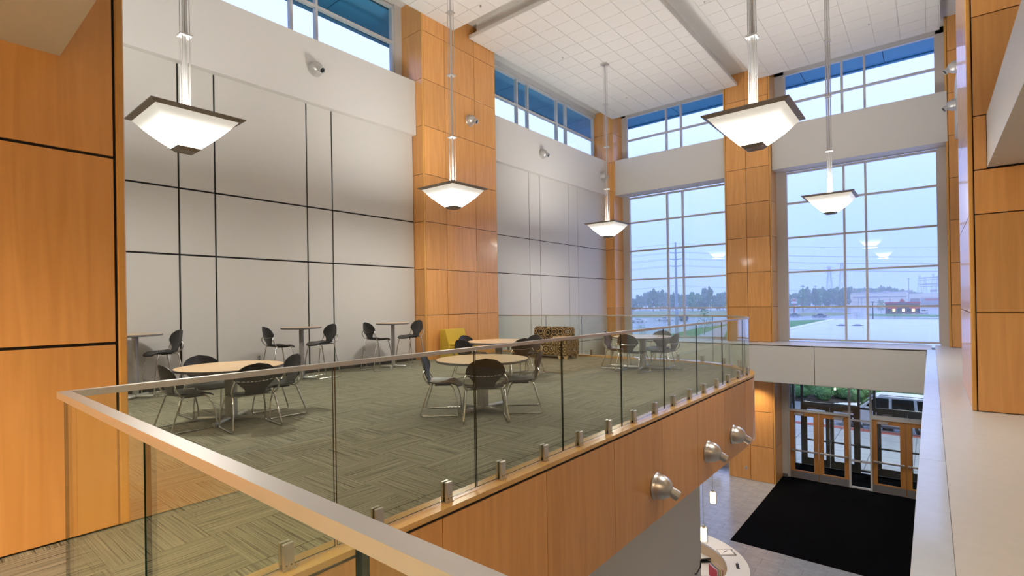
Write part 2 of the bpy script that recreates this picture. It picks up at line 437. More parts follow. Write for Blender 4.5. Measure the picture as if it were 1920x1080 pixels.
# ---- far wall: bands, ledge beam, window surrounds
struct('wall_band_far_left', XC, -5.97, 20.15, 20.95, 6.18, 7.70, 'paint', 'white fascia band between the clerestory and the left big window')
struct('wall_band_far_right', -4.35, .45, 20.15, 20.95, 6.18, 7.70, 'paint', 'white fascia band between the clerestory and the entrance window')
WB = struct('wall_far_beam', XC, -.12, 19.03, 21.25, -1.28, -.02, 'black_reveal', 'off-white panelled beam across the entrance under the window ledge')
for a, b_ in ((XC, -8.2), (-8.2, -5.6), (-5.6, -2.95), (-2.95, -.12)):
    piece('beam_panel', a+.008, b_-.008, 19.0, 19.03, -1.285, -.05, 'panel_white', WB, .002)
piece('soffit_panel', XC, -.12, 19.03, 21.2, -1.30, -1.28, 'paint', WB)
piece('ledge_board', XC, -5.95, 18.97, 20.85, -.02, .0, 'ledge_white', WB, .003)
piece('ledge_board', -5.95, -4.37, 18.97, 19.985, -.02, .0, 'ledge_white', WB, .003)
piece('ledge_board', -4.37, .0, 18.97, 20.85, -.02, .0, 'ledge_white', WB, .003)
# window jambs / wall pieces in the window plane
for nm, a, b_, z0, z1, lb in (('trim_1', -10.6, -10.33, -.02, 6.2, 'beige jamb left of the tall left window'), ('trim_2', -4.37, -4.06, -.02, 6.2, 'beige jamb left of the entrance window'), ('trim_3', .22, .44, -.02, 6.2, 'beige jamb right of the entrance window'),
        ('trim_4', -10.6, -10.40, 7.68, ZUP, 'beige jamb left of the far left clerestory'), ('trim_5', -4.37, -4.06, 7.68, ZUP, 'beige jamb left of the far right clerestory'), ('trim_6', .22, .44, 7.68, ZUP, 'beige jamb right of the far right clerestory')):
    struct(nm, a, b_, 20.82, 21.0, z0, z1, 'frame_alu', lb, 'trim')
for nm, a, b_, lb in (('trim_7', -10.6, -5.95, 'beige header strip above the far left clerestory'), ('trim_8', -4.37, .44, 'beige header strip above the far right clerestory')):
    struct(nm, a, b_, 20.82, 21.0, 9.74, ZUP, 'frame_alu', lb, 'trim')
# ---- windows: frame, mullions, panes
def window(name, label, axis, pos, hcuts, zcuts, mw=.06, md=.13):
    """glazed wall in plane axis=pos; cuts are mullion centre lines"""
    t = tag(link(name, None, (0, 0, 0)), label, 'window', kind='structure'); WL[t.name] = Vector((0, 0, 0))
    def bx(nm, a, b_, z0, z1, d0, d1, mt):
        if axis == 'y': return piece(nm, a, b_, pos+d0, pos+d1, z0, z1, mt, t)
        return piece(nm, pos-d1, pos-d0, a, b_, z0, z1, mt, t)
    for i, h in enumerate(hcuts): bx('mullion', h-mw/2, h+mw/2, zcuts[0]-mw/2, zcuts[-1]+mw/2, -md/2, md/2, 'frame_alu')
    for a, b_ in zip(hcuts, hcuts[1:]):
        for z in zcuts: bx('transom_bar', a+mw/2, b_-mw/2, z-mw/2, z+mw/2, -md/2+.004, md/2-.004, 'frame_alu')
        for z0, z1 in zip(zcuts, zcuts[1:]):
            bx('pane', a+mw/2, b_-mw/2, z0+mw/2, z1-mw/2, -.004, .004, 'window_glass')
    return t
window('window_1', 'tall gridded window behind the far round table', 'y', YWIN, [-10.31, -8.57, -7.91, -5.98], [.05, 1.235, 2.505, 3.76, 5.015, 6.10])
window('window_2', 'tall gridded window above the entrance doors', 'y', YWIN, [-4.05, -2.27, -1.65, .215], [.07, 1.235, 2.505, 3.76, 5.015, 6.12])
window('window_3', 'clerestory window above the far round table', 'y', YWIN, [-10.38, -8.55, -7.92, -5.98], [7.62, 8.68, 9.72])
window('window_4', 'clerestory window above the entrance', 'y', YWIN, [-4.05, -2.27, -1.63, .215], [7.62, 8.68, 9.74])
window('window_5', 'clerestory window above the bar tables', 'x', XWIN, [.6, 1.25, 3.4, 4.05, 6.02, 6.66, 8.95], [7.6, 8.86, 9.86])
window('window_6', 'clerestory window above the patterned sofa', 'x', XWIN, [12.25, 14.48, 15.12, 17.04, 17.70, 19.9], [7.6, 8.72, 9.70])
struct('trim_9', -11.7, -11.45, 8.98, 9.24, 7.6, ZUP, 'frame_alu', 'beige jamb between clerestory and wood column above the bar tables', 'trim')
struct('trim_10', -11.7, -11.45, 12.2, 20.02, 9.74, ZUP, 'frame_alu', 'beige header strip above the clerestory over the sofa', 'trim')

# ---- upper ceiling and the dropped tile clouds
struct('ceiling', -11.7, 3.2, .6, 21.0, ZUP, ZUP+.12, 'tile_white', 'upper white ceiling showing in the gaps between the dropped clouds', 'ceiling')
def cloud(name, x0, x1, y0, y1, label, tiles=True, ox=0.):
    c = struct(name, x0+.015, x1-.015, y0+.015, y1-.015, ZT+.012, ZT+.05, 'grid_grey', label, 'ceiling')
    T = .61; e = .02
    for a, b_, c_, d in ((x0, x1, y0, y0+e), (x0, x1, y1-e, y1), (x0, x0+e, y0+e, y1-e), (x1-e, x1, y0+e, y1-e)):
        piece('edge_trim', a, b_, c_, d, ZT-.001, ZT+.11, 'tile_white', c)
    ny = int((y1-y0)/T)+1
    for a, b_, c_, d in ((x0+.16, x1-.16, y0+.16, y0+.18), (x0+.16, x1-.16, y1-.18, y1-.16), (x0+.16, x0+.18, y0+.18, y1-.18)):
        piece('upstand', a, b_, c_, d, ZT+.05, ZUP, 'tile_white', c)
    k = y0+.18
    while k < y1-.3 and tiles:
        piece('upstand_panel', x1-.18, x1-.16, k+.004, min(k+T, y1-.18)-.004, ZT+.05, ZUP, 'tile_white', c); k += T
    if tiles:
        xs = [x0+e]; x = x0+e+ox*T
        while x < x1-e-.05:
            if x > x0+e+.05: xs.append(x)
            x += T
        xs.append(x1-e); ys = [y1-e]; y = y1-e-.42
        while y > y0+e+.05: ys.append(y); y -= T
        ys.append(y0+e); ys.reverse(); g = .006
        for a, b_ in zip(xs, xs[1:]):
            for c_, d in zip(ys, ys[1:]):
                piece('ceiling_tile', a+g, b_-g, c_+g, d-g, ZT, ZT+.012, 'tile_white', c, .002)
    else: piece('ceiling_field', x0+e, x1-e, y0+e, y1-e, ZT, ZT+.012, 'tile_white', c)
    return c
cloud('ceiling_cloud', -10.57, -5.43, 11.05, 19.95, 'dropped white tile ceiling over the far tables and sofa', ox=.75)
cloud('ceiling_cloud', -10.60, -5.43, 4.3, 10.42, 'dropped white tile ceiling over the bar tables, nearest the top edge', ox=.75)
cloud('ceiling_cloud', -4.78, .31, 11.05, 19.86, 'dropped white tile ceiling over the entrance at right', ox=.8)
cloud('ceiling_cloud', -4.78, .31, 1.2, 10.42, 'dropped white ceiling over the open void', tiles=False)
cloud('ceiling_cloud', -10.60, -5.43, .7, 3.7, 'dropped white ceiling by the wing wall', tiles=False)
# sprinkler heads
for u, v in ((901, 11), (1055, 108), (1175, 183), (1321, 3), (1629, 45)):
    p = pix(u, v, 2, ZT)
    b = MB(); b.lathe([(.03, 0), (.03, -.006), (.008, -.008), (.008, -.03), (.022, -.031), (.022, -.034)], 10)
    tag(link('sprinkler_head', b.mesh('sprinkler_head', 'steel', .6), p), {901: 'sprinkler head in the ceiling nearest the top, over the bar tables', 1055: 'sprinkler head left of the middle pendant canopy', 1175: 'sprinkler head in the ceiling above the far left clerestory', 1321: 'sprinkler head at the top edge right of the ceiling gap', 1629: 'sprinkler head in the ceiling above the entrance window'}[u], 'sprinkler')

# ---- mezzanine slab
def arc(cx, cy, r, a0, a1, n): return [(cx+r*cos(a0+(a1-a0)*k/n), cy+r*sin(a0+(a1-a0)*k/n)) for k in range(n+1)]
RO = AC[0]*-1+XB   # outer radius of the fascia
def outline(r):
    return [(AC[0]+r, .55)]+arc(AC[0], AC[1], r, 0, pi/2, 24)+[(XW, AC[1]+r)]
slab = [(XW, -6), (3.2, -6), (3.2, .55)]+outline(RO-.05)
b = MB(); b.prism(slab, -1.25, -.007)
FM = tag(link('floor_mezzanine', b.mesh('floor_mezzanine', 'paint'), (0, 0, 0)), 'mezzanine floor of striped carpet tiles behind the glass railing', 'floor', kind='structure')
T = .61; gap = .001
b = MB(); b.box(-T/2+gap, T/2-gap, -T/2+gap, T/2-gap, -.006, 0); ct = b.mesh('carpet_tile', 'carpet')
def inside(x, y, r):
    if x > AC[0]+r or y > AC[1]+r: return False
    if x > AC[0] and y > AC[1]: return math.hypot(x-AC[0], y-AC[1]) < r
    return True
i = 0
nx = int((XR+.02-XW)/T)+1
for ix in range(nx+3):
    for iy in range(-3, 21):
        x = XW+.3+ix*T; y = .42+iy*T
        near = y < .5
        if near and not (-4.38 < x-T/2 and x < -1.6 and y > -1.1): continue
        if not near:
            if x-T/2 > XR-.02: continue
            if not all(inside(x+sx*T/2*.98, y+sy*T/2*.98, RO-.07) for sx in (-1, 1) for sy in (-1, 1)):
                continue
            if y < 1.2 and x < -4.9: continue
        o = link('carpet_tile', ct, (x, y, 0), FM); o.rotation_euler = (0, 0, (pi/2)*((ix+iy) % 2) + (pi if random.random() < .5 else 0)); i += 1
# carpet field continuing past the cut tiles (rounded end, hidden strips)
b = MB(); b.prism([(XW, -6), (3.2, -6), (3.2, .5), (XB-.1, .5)]+outline(RO-.1)[1:], -.007, -.0035)
link('carpet_border', b.mesh('carpet_border', 'carpet'), (0, 0, 0), FM)
# fascia panels, reveal, cap
def ribbon(path, off0, off1, z0, z1, closed=False):
    """solid strip along a plan path between two offsets (to the left of travel)"""
    P = [Vector((p[0], p[1])) for p in path]; N = len(P); L = []
    for k in range(N):
        d = (P[min(k+1, N-1)]-P[max(k-1, 0)]).normalized(); nrm = Vector((-d.y, d.x)); L.append((P[k]+nrm*off0, P[k]+nrm*off1))
    V = []; Fc = []
    for a, c_ in L: V += [(a.x, a.y, z0), (c_.x, c_.y, z0), (c_.x, c_.y, z1), (a.x, a.y, z1)]
    for k in range(N-1):
        for j in range(4): Fc.append((k*4+j, k*4+(j+1) % 4, (k+1)*4+(j+1) % 4, (k+1)*4+j))
    Fc += [(3, 2, 1, 0), tuple((N-1)*4+j for j in range(4))]
    return V, Fc
def path_len(y0, y1):
    """plan path along the fascia line between two distances measured as y on the straight, then arc length"""
    pts = []; R = RO; La = R*pi/2; n = max(1, int((y1-y0)/.12))
    for k in range(n+1):
        s_ = y0+(y1-y0)*k/n
        if s_ <= AC[1]: pts.append((XB, s_))
        elif s_ <= AC[1]+La: a = (s_-AC[1])/R; pts.append((AC[0]+R*cos(a), AC[1]+R*sin(a)))
        else: pts.append((AC[0]-(s_-AC[1]-La), AC[1]+R))
    return pts
cuts = [.55, 1.20, 2.50, 3.78, 5.06, 6.36, 7.66, 8.95, 10.22, 11.5, 12.78, 14.0, 15.3, 16.6, 17.9, 19.9]
for a, c_ in zip(cuts, cuts[1:]):
    V, Fc = ribbon(path_len(a+.004, c_-.004), 0, .02, -1.27, -.032); b = MB(); b.add(V, Fc)
    link('fascia_panel', b.mesh('fascia_panel', 'maple'), (0, 0, 0), FM)
V, Fc = ribbon(path_len(.55, 19.9), .012, .06, -1.26, -.006); b = MB(); b.add(V, Fc); link('fascia_core', b.mesh('fascia_core', 'black_reveal'), (0, 0, 0), FM)
for a, c_ in ((.55, 2.9), (2.9, 5.9), (5.9, 8.9), (8.9, 10.6), (10.6, 13.85), (13.85, 19.9)):
    V, Fc = ribbon(path_len(a+.001, c_-.001), -.006, .20, -.005, .035); b = MB(); b.add(V, Fc)
    link('cap_board', b.mesh('cap_board', 'maple_cap'), (0, 0, 0), FM)
# near edge of the walkway
piece('cap_board', XB+.04, 3.2, .34, .58, -.02, .035, 'maple_cap', FM); piece('fascia_panel', XB, 3.2, .55, .57, -1.27, -.055, 'maple', FM)

# ---- glass railings
def clampmesh():
    b = MB()
    b.bbox(-.032, .032, -.030, -.009, 0, .15, .003, 'satin_nickel'); b.bbox(-.032, .032, .009, .030, 0, .15, .003, 'satin_nickel')
    b.box(-.038, .038, -.036, .036, 0, .006, 'satin_nickel'); b.box(-.03, .03, -.009, .009, 0, .03, 'black_metal')
    for x in (-.014, .014): b.lathe([(.005, 0), (.005, .0015)], 8, 'black_metal', Matrix.Translation((x, -.030, .03)) @ Matrix.Rotation(pi/2, 4, 'X'))
    return b.mesh('clamp', None, .5)
CL = clampmesh()
def panel_glass(path, z0, z1, parent, th=.012):
    V, Fc = ribbon(path, -th/2, th/2, z0, z1); b = MB(); N = len(path)
    fl = [f for k in range(N-1) for f in Fc[k*4:k*4+4]]
    side = [f for j, f in enumerate(fl) if j % 4 in (1, 3)]; edge = [f for j, f in enumerate(fl) if j % 4 in (0, 2)]
    o_ = len(b.v); b.add(V, side, 'rail_glass'); b.f += [tuple(f) for f in edge+Fc[-2:]]; b.mi += [b.m('glass_edge')]*(len(edge)+2)
    return link('glass_panel', b.mesh('glass_panel'), (0, 0, 0), parent)
def rail_pts(s0, s1):
    off = XR-XB  # inward
    r = RO+off; out = []; n = max(1, int((s1-s0)/.15))
    for k in range(n+1):
        s_ = s0+(s1-s0)*k/n; La = r*pi/2
        if s_ <= AC[1]: out.append((XR, s_))
        elif s_ <= AC[1]+La: a = (s_-AC[1])/r; out.append((AC[0]+r*cos(a), AC[1]+r*sin(a)))
        else: out.append((AC[0]-(s_-AC[1]-La), AC[1]+r))
    return out
RL = thing('glass_railing', 'curved frameless glass railing with steel handrail around the cafe balcony', 'railing', (0, 0, 0))
END = 10.6+(RO+XR-XB)*pi/2+(AC[0]-XW)-.03
def handrail(path, parent, closed=False):
    V, Fc = ribbon(path, -.021, .021, ZR-.028, ZR); b = MB(); b.add(V, Fc); return link('handrail', b.mesh('handrail', 'steel', .4), (0, 0, 0), parent)
handrail([(XR, YN-.021)]+rail_pts(.6, END), RL)
gj = [YN+.03, 1.71, 2.95, 4.19, 5.43, 6.67, 7.92, 9.17, 10.42, 11.67, 12.92, 14.17, 15.42, 16.67, 17.92, END]
for a, c_ in zip(gj, gj[1:]):
    panel_glass(rail_pts(a+.008, c_-.008), .05, ZR-.024, RL)
    for f in (.25, .75):
        s_ = a+(c_-a)*f
        if a < 1: s_ = 1.41 if f > .5 else .8
        q = rail_pts(s_-.01, s_+.01); o = link('clamp', CL, (q[0][0], q[0][1], .035), RL)
        o.rotation_euler = (0, 0, math.atan2(q[-1][1]-q[0][1], q[-1][0]-q[0][0]))
RN = thing('glass_railing', 'straight frameless glass railing with steel handrail in the foreground', 'railing', (0, 0, 0))
handrail([(XR+.022, YN), (3.1, YN)], RN)
gx = [-2.80, -1.73, -.685, .36, 1.41, 2.5, 3.1]
for a, c_ in zip(gx, gx[1:]):
    panel_glass([(a+.009, YN), (c_-.009, YN)], .05, ZR-.024, RN, .013)
    for f in (.25, .75): link('clamp', CL, (a+(c_-a)*f, YN, .035), RN)

# ---- right side: ledge, parapet caps, near bulkhead, walls behind the camera
LG = struct('floor_ledge', .085, 4.2, .6, 20.9, -.25, -.004, 'ledge_white', 'broad white ledge running to the entrance window at right', 'ledge')
PW = struct('wall_parapet', -.10, .08, .6, 19.0, ZG, -.02, 'paint', 'long low parapet with pale cap boards beside the void')
ys = [.6, 3.2, 6.1, 8.88, 11.57, 14.3, 16.8, 18.965]
for a, c_ in zip(ys, ys[1:]): piece('cap_board', -.108, .083, a+.002, c_-.002, -.02, .0, 'cap_sky_tint', PW, .002)
struct('wall_right', 3.2, 3.4, -6, 21, ZG, ZUP, 'paint', 'plain painted wall far behind the right column')
struct('wall_right_far', .86, 3.2, 12.03, 20.2, -.0, ZUP, 'paint', 'painted wall beyond the right column with two eyeball lights')
struct('wall_right_box', .62, .86, 12.03, 20.18, 6.2, 7.68, 'paint', 'white fascia band beyond the right column')
struct('ceiling_bulkhead_right', .59, 3.2, .72, 9.05, 3.18, 3.86, 'paint', 'white bulkhead running back from the right column', 'bulkhead')
struct('ceiling_bulkhead_near', -4.4, 3.2, -6, .72, 3.18, 3.86, 'paint', 'grey bulkhead soffit in the upper left corner', 'bulkhead')
struct('wall_near_upper', -4.4, 3.2, .5, .62, 3.86, ZUP, 'paint', 'upper wall above the near bulkhead behind the camera')
struct('wall_back', -11.6, 3.4, -6.2, -6, ZG, ZUP, 'paint', 'rear wall behind the camera')
struct('ceiling_rear_left', -11.6, -4.4, -6, .6, 3.9, 4.0, 'paint', 'low ceiling of the lounge behind the wing wall', 'ceiling')
struct('wall_rear_left_upper', -11.6, -4.4, .5, .6, 4.0, ZUP, 'paint', 'upper wall over the lounge behind the wing wall')
def downlight(loc, label, power, parent=None, r=.075, col=(1, .80, .54), spot=2.2):
    t = thing('recessed_downlight', label, 'downlight', loc, group='recessed downlights')
    b = MB(); b.lathe([(r+.02, 0), (r+.02, -.004), (r, -.006), (r, 0)], 20); link('trim_ring', b.mesh('trim_ring', 'white_plastic', .5), (0, 0, 0), t)
    b = MB(); b.lathe([(r, -.002), (r, -.001)], 20); link('lens', b.mesh('lens', 'lamp_disc'), (0, 0, 0), t)
    lamp('downlight_lamp', 'SPOT', (0, 0, -.02), power, col, .06, None, t, spot, .8)
    return t
for k, (x, y) in enumerate(((-2.6, -2.0), (-.6, -2.0), (1.6, -2.0), (-2.6, -4.0), (.2, -4.0))):  # added lamps out of view, brightening the near wood
    downlight((x, y, 3.18), 'unseen downlight added to the bulkhead soffit behind the camera', 640, spot=2.7)
for k, (x, y) in enumerate(((1.8, 3.), (1.8, 6.5))):
    downlight((x, y, 3.18), 'recessed downlight under the right bulkhead', 45)
for k, (x, y) in enumerate(((-9, -1.5), (-7, -1.5), (-9, -4), (-7, -4))):
    downlight((x, y, 3.9), 'recessed downlight in the lounge ceiling behind the wing wall', 360)

# ---- ground floor lobby
FG = struct('floor_lobby', XW, .0, -6, 21.3, ZG-.2, ZG-.008, 'lobby_grout', 'grey plank-tile lobby floor below the balcony', 'floor')
k = 0
y = 11.6
while y < 21.2:
    x = -8.0-(.0 if k % 2 else .46)
    while x < -.12:
        x1 = min(x+.92, -.12); y1 = min(y+.305, 21.2)
        inmat = x > -4.3 and x1 < -.1 and y > 14.7
        undercol = x > -6.2 and x < -4.3 and y > 19.6
        if not inmat and x1-x > .1: piece('floor_tile', x+.002, x1-.002, y+.002, y1-.002, ZG-.008, ZG, 'lobby_tile', FG)
        x += .92
    y += .305; k += 1
piece('floor_field', XW, -8.46, 11.6, 21.2, ZG-.008, ZG-.001, 'lobby_tile', FG); piece('floor_field', XW, -.1, -6, 11.6, ZG-.008, ZG-.001, 'lobby_tile', FG)
tag(piece('entrance_mat', -4.36, -.12, 14.6, 21.18, ZG+.0, ZG+.008, 'mat_black'), 'large black walk-off mat in front of the entrance doors', 'mat')
struct('wall_under_balcony', -3.5, -3.2, .8, 9.04, ZG, -1.26, 'paint', 'plain off-white wall under the balcony beside the reception desk')
struct('wall_lobby_back', XW, -.1, .3, .5, ZG, -1.26, 'paint', 'rear lobby wall under the walkway')

# ================================================================== entrance doors
YD = 21.25; ZH = -2.62
def leaf(name, label, x0, x1, y, mt, wid, hinge, z0=ZG+.01, z1=ZH, closer=True, kick=True, bar='steel', handle=False):
    t = thing(name, label, 'door', (x0, y, z0), 0, kind='structure'); W = x1-x0; H = z1-z0; d = .022
    piece('stile', 0, wid, -d, d, 0, H, mt, t); piece('stile', W-wid, W, -d, d, 0, H, mt, t)
    piece('rail', wid, W-wid, -d, d, H-wid, H, mt, t); piece('rail', wid, W-wid, -d, d, 0, .28, mt, t)
    piece('pane', wid, W-wid, -.004, .004, .28, H-wid, 'door_glass', t)
    if kick: piece('kick_plate', .01, W-.01, -d-.003, -d, .01, .24, 'steel', t)
    b = MB(); zb = 1.02; s_ = -1
    if bar:
        b.bbox(.04, W-.03, s_*.075-.02, s_*.075+.02, zb-.03, zb+.03, .006); b.box(.05, .12, -.075, -d, zb-.03, zb+.03); b.box(W-.12, W-.05, -.075, -d, zb-.03, zb+.03)
        link('push_bar', b.mesh('push_bar', bar, .5), (0, 0, 0), t)
    if handle:
        b = MB(); xx = W-.06 if hinge == 'l' else .06
        b.tube([(xx, -d, zb+.06), (xx, -.09, zb+.06), (xx, -.09, zb-.12), (xx, -d, zb-.12)], .012, 8); link('pull_handle', b.mesh('pull_handle', 'steel', .8), (0, 0, 0), t)
    if closer:
        b = MB(); xx = .16 if hinge == 'l' else W-.46
        b.bbox(xx, xx+.30, -.075, -d, H-.13, H-.055, .006); b.box(xx+.05, xx+.35, -.06, -.045, H-.045, H-.03)
        link('door_closer', b.mesh('door_closer', 'silver_paint', .5), (0, 0, 0), t)
    return t
leaf('door_1', 'maple entrance door, leftmost, with glass panel and push bar', -4.13, -3.21, YD, 'door_wood', .15, 'l')
leaf('door_2', 'maple entrance door left of the glass sidelight', -3.20, -2.28, YD, 'door_wood', .15, 'r')
leaf('door_3', 'maple entrance door right of the glass sidelight', -1.63, -.71, YD, 'door_wood', .15, 'l')
leaf('door_4', 'maple entrance door cut off by the white parapet', -.70, .22, YD, 'door_wood', .15, 'r')
DF = thing('door_frame', 'grey metal frame with transom glass around the inner entrance doors', 'door frame', (0, 0, 0), kind='structure')
for x in (-4.16, -2.26, -1.65): piece('post', x-.03, x+.03, YD-.06, YD+.06, ZG, -1.3, 'frame_alu', DF)
piece('head_rail', -4.13, -2.29, YD-.06, YD+.06, ZH+.005, ZH+.075, 'frame_alu', DF); piece('head_rail', -1.62, .24, YD-.06, YD+.06, ZH+.005, ZH+.14, 'frame_alu', DF)
for z in (ZG+.03, ZG+.95, ZH-.1): piece('sidelight_rail', -2.23, -1.68, YD-.05, YD+.05, z-.025, z+.025, 'frame_alu', DF)
piece('pane', -2.23, -1.68, YD-.004, YD+.004, ZG+.06, -1.3, 'door_glass', DF)
piece('pane', -4.13, -2.29, YD-.004, YD+.004, ZH+.075, -1.3, 'door_glass', DF); piece('pane', -1.62, .24, YD-.004, YD+.004, ZH+.14, -1.3, 'door_glass', DF)
struct('wall_entrance_return', -4.40, -4.19, 21.1, 21.4, ZG, -1.3, 'paint', 'narrow painted wall return left of the entrance doors')
tag(piece('baseboard_entrance', -4.37, -4.19, 21.085, 21.1, ZG, ZG+.12, 'edge_grey'), 'dark base strip beside the entrance doors', 'baseboard', kind='structure')
struct('wall_lobby_right', -.1, .1, 19.0, 21.4, ZG, -1.3, 'paint', 'painted wall hidden behind the parapet by the doors')
# vestibule
struct('floor_vestibule', -4.4, .6, 21.3, 23.2, ZG-.1, ZG-.002, 'mat_black', 'black mat floor of the glazed vestibule', 'floor')
WV = struct('wall_vestibule_left', -4.65, -4.45, 21.4, 23.3, ZG, -1.2, 'lobby_grout', 'cream stone block side wall of the vestibule')
for r_ in range(10):
    for q in range(3):
        a = 21.4+q*.64-(.32 if r_ % 2 else 0); c_ = a+.63; a = max(a, 21.4); c_ = min(c_, 23.3)
        if c_-a > .05: piece('stone_block', -4.45, -4.42, a, c_, ZG+r_*.4, ZG+r_*.4+.392, 'stone', WV, .004)
struct('wall_vestibule_right', .6, .8, 21.3, 23.3, ZG, -1.2, 'stone', 'right side wall of the vestibule')
struct('ceiling_vestibule', -4.65, .8, 21.25, 23.4, -1.3, -1.2, 'paint', 'painted vestibule ceiling', 'ceiling')
YO = 23.2; ZO = -2.72
for nm, a, c_, h, lb in (('door_5', -4.02, -3.12, 'l', 'dark aluminium outer door, leftmost, seen through the inner doors'), ('door_6', -3.11, -2.21, 'r', 'dark aluminium outer door second from left behind the inner doors'), ('door_7', -1.62, -.72, 'l', 'dark aluminium outer door behind the right inner door'), ('door_8', -.71, .19, 'r', 'dark aluminium outer door behind the parapet')):
    leaf(nm, lb, a, c_, YO, 'dark_alu', .13, h, z1=ZO, kick=False, bar='dark_alu' , handle=True)
DO = thing('door_frame', 'dark aluminium frame of the outer vestibule doors', 'door frame', (0, 0, 0), kind='structure')
for x in (-4.36, -4.06, -2.17, -1.68, .23): piece('post', x-.04, x+.04, YO-.07, YO+.07, ZG, -1.2, 'dark_alu', DO)
piece('head_rail', -4.02, -2.21, YO-.07, YO+.07, ZO+.005, ZO+.16, 'dark_alu', DO); piece('head_rail', -1.64, .19, YO-.07, YO+.07, ZO+.005, ZO+.16, 'dark_alu', DO)
for z in (ZG+.1, ZG+1.0, ZO+.08): piece('sidelight_rail', -2.13, -1.72, YO-.06, YO+.06, z-.03, z+.03, 'dark_alu', DO)
for a, c_, z0 in ((-4.02, -2.21, ZO+.16), (-2.13, -1.72, ZG+.13), (-1.64, .19, ZO+.16), (-4.32, -4.10, ZG+.1)): piece('pane', a, c_, YO-.004, YO+.004, z0, -1.22, 'door_glass', DO)
# ground floor glazing under the left beam
window('window_7', 'ground floor window glimpsed under the balcony', 'y', YWIN+.2, [-10.6, -8.9, -7.3, -5.98], [ZG+.15, ZG+1.2, -1.35], .06)
struct('trim_11', -10.6, -5.95, 21.0, 21.2, ZG, ZG+.12, 'frame_alu', 'pale sill under the ground floor window', 'trim')
for x, y, pw in ((-4.95, 19.45, 170), (-3.2, 20.2, 50), (-1.2, 20.2, 50), (-8.3, 19.9, 50)):
    downlight((x, y, -1.30), 'recessed downlight in the entrance soffit', pw, r=.06, spot=2.0, col=(1, .80, .54) if x == -4.95 else (1, .93, .84))
struct('ceiling_under_balcony', XW, -2.80, .55, 10.6, -1.275, -1.255, 'paint', 'painted underside of the balcony', 'ceiling')
for x, y in ((-6.5, 11.4), (-8.8, 11.4), (-6.5, 9), (-4.2, 10.2)):
    downlight((x, y, -1.28), 'recessed downlight under the balcony', 45, r=.06, col=(.95, .96, 1))

# ================================================================== pendants
def bowl(rim, depth, n=12, cap=.12):
    """square opal dish: side profile slightly convex"""
    V = []; Fc = []; L = 9
    for i in range(L):
        t_ = i/(L-1); h = rim+(cap-rim)*t_; z = -depth*(t_**1.12)
        h += .035*sin(pi*t_)
        for sx, sy in ((-1, -1), (1, -1), (1, 1), (-1, 1)): V.append((sx*h, sy*h, z))
    for i in range(L-1):
        for k in range(4): Fc.append((i*4+k, i*4+(k+1) % 4, (i+1)*4+(k+1) % 4, (i+1)*4+k))
    Fc.append(tuple((L-1)*4+k for k in range(4)))
    b = MB(); b.add(V, Fc); return b.mesh('opal_bowl', 'opal', .4)
ZL = 4.10
def pendant():
    t = thing('pendant_light', '', 'pendant light', (0, 0, ZL), group='square pendant uplights of the atrium')
    link('opal_bowl', bowl(.505, .40), (0, 0, .01), t)
    b = MB(); o_, i_ = .565, .49
    for k in range(4):
        a = k*pi/2; Mx = Matrix.Rotation(a, 4, 'Z')
        V = [Mx @ Vector(p) for p in ((-o_, -o_, .03), (o_, -o_, .03), (i_, -i_, .0), (-i_, -i_, .0), (-o_, -o_, .045), (o_, -o_, .045), (i_, -i_, .03), (-i_, -i_, .03))]
        b.add(V, [(0, 1, 2, 3), (7, 6, 5, 4), (0, 4, 5, 1), (3, 2, 6, 7), (0, 3, 7, 4), (1, 5, 6, 2)])
    link('rim_frame', b.mesh('rim_frame', 'bronze'), (0, 0, 0), t)
    b = MB(); b.add([(-.15, -.15, -.375), (.15, -.15, -.375), (.15, .15, -.375), (-.15, .15, -.375), (-.10, -.10, -.42), (.10, -.10, -.42), (.10, .10, -.42), (-.10, .10, -.42), (0, 0, -.40)],
          [(0, 3, 2, 1), (0, 1, 5, 4), (1, 2, 6, 5), (2, 3, 7, 6), (3, 0, 4, 7), (4, 5, 8), (5, 6, 8), (6, 7, 8), (7, 4, 8)]); link('finial', b.mesh('finial', 'bronze'), (0, 0, 0), t)
    top = ZT-ZL
    b = MB(); b.tube([(0, 0, -.3), (0, 0, top)], .022, 10); link('stem', b.mesh('stem', 'silver_paint', .8), (0, 0, 0), t)
    for sx, sy in ((-1, -1), (1, -1), (1, 1), (-1, 1)):
        b = MB(); b.tube([(sx*.045, sy*.045, .0), (sx*.045, sy*.045, top)], .007, 6); link('rod', b.mesh('rod', 'silver_paint', .8), (0, 0, 0), t)
    for z in (1.2, 2.6, 4.02):
        link('spacer', (lambda b: (b.box(-.075, .075, -.075, .075, -.012, .012), b.mesh('spacer', 'silver_paint'))[1])(MB()), (0, 0, z), t)
    b = MB(); b.bbox(-.11, .11, -.11, .11, top-.03, top, .004); link('canopy', b.mesh('canopy', 'silver_paint'), (0, 0, 0), t)
    b = MB()
    for k in range(4): a = pi/4+k*pi/2; b.tube([(.30*cos(a), .30*sin(a), -.06), (.02*cos(a), .02*sin(a), -.06)], .012, 6)
    link('lamp_holder', b.mesh('lamp_holder', 'silver_paint', .8), (0, 0, 0), t)
    lamp('uplight', 'AREA', (0, 0, .06), 102, (1, .97, .92), .8, (pi, 0, 0), t)
    lamp('downlight_glow', 'AREA', (0, 0, -.44), 70, (1, .95, .87), .5, None, t)
    return t
p0 = pendant()
PL = [(-7.95, 2.62, 'large square opal pendant light hanging at upper left'), (-8.32, 8.10, 'square opal pendant light hanging before the tall wood column'), (-8.30, 15.2, 'small-looking square pendant light hanging by the far left corner, whose canopy shows'), (-1.94, 7.92, 'large square opal pendant light hanging in front of the middle far column'), (-1.96, 15.3, 'square opal pendant light hanging in front of the entrance window')]
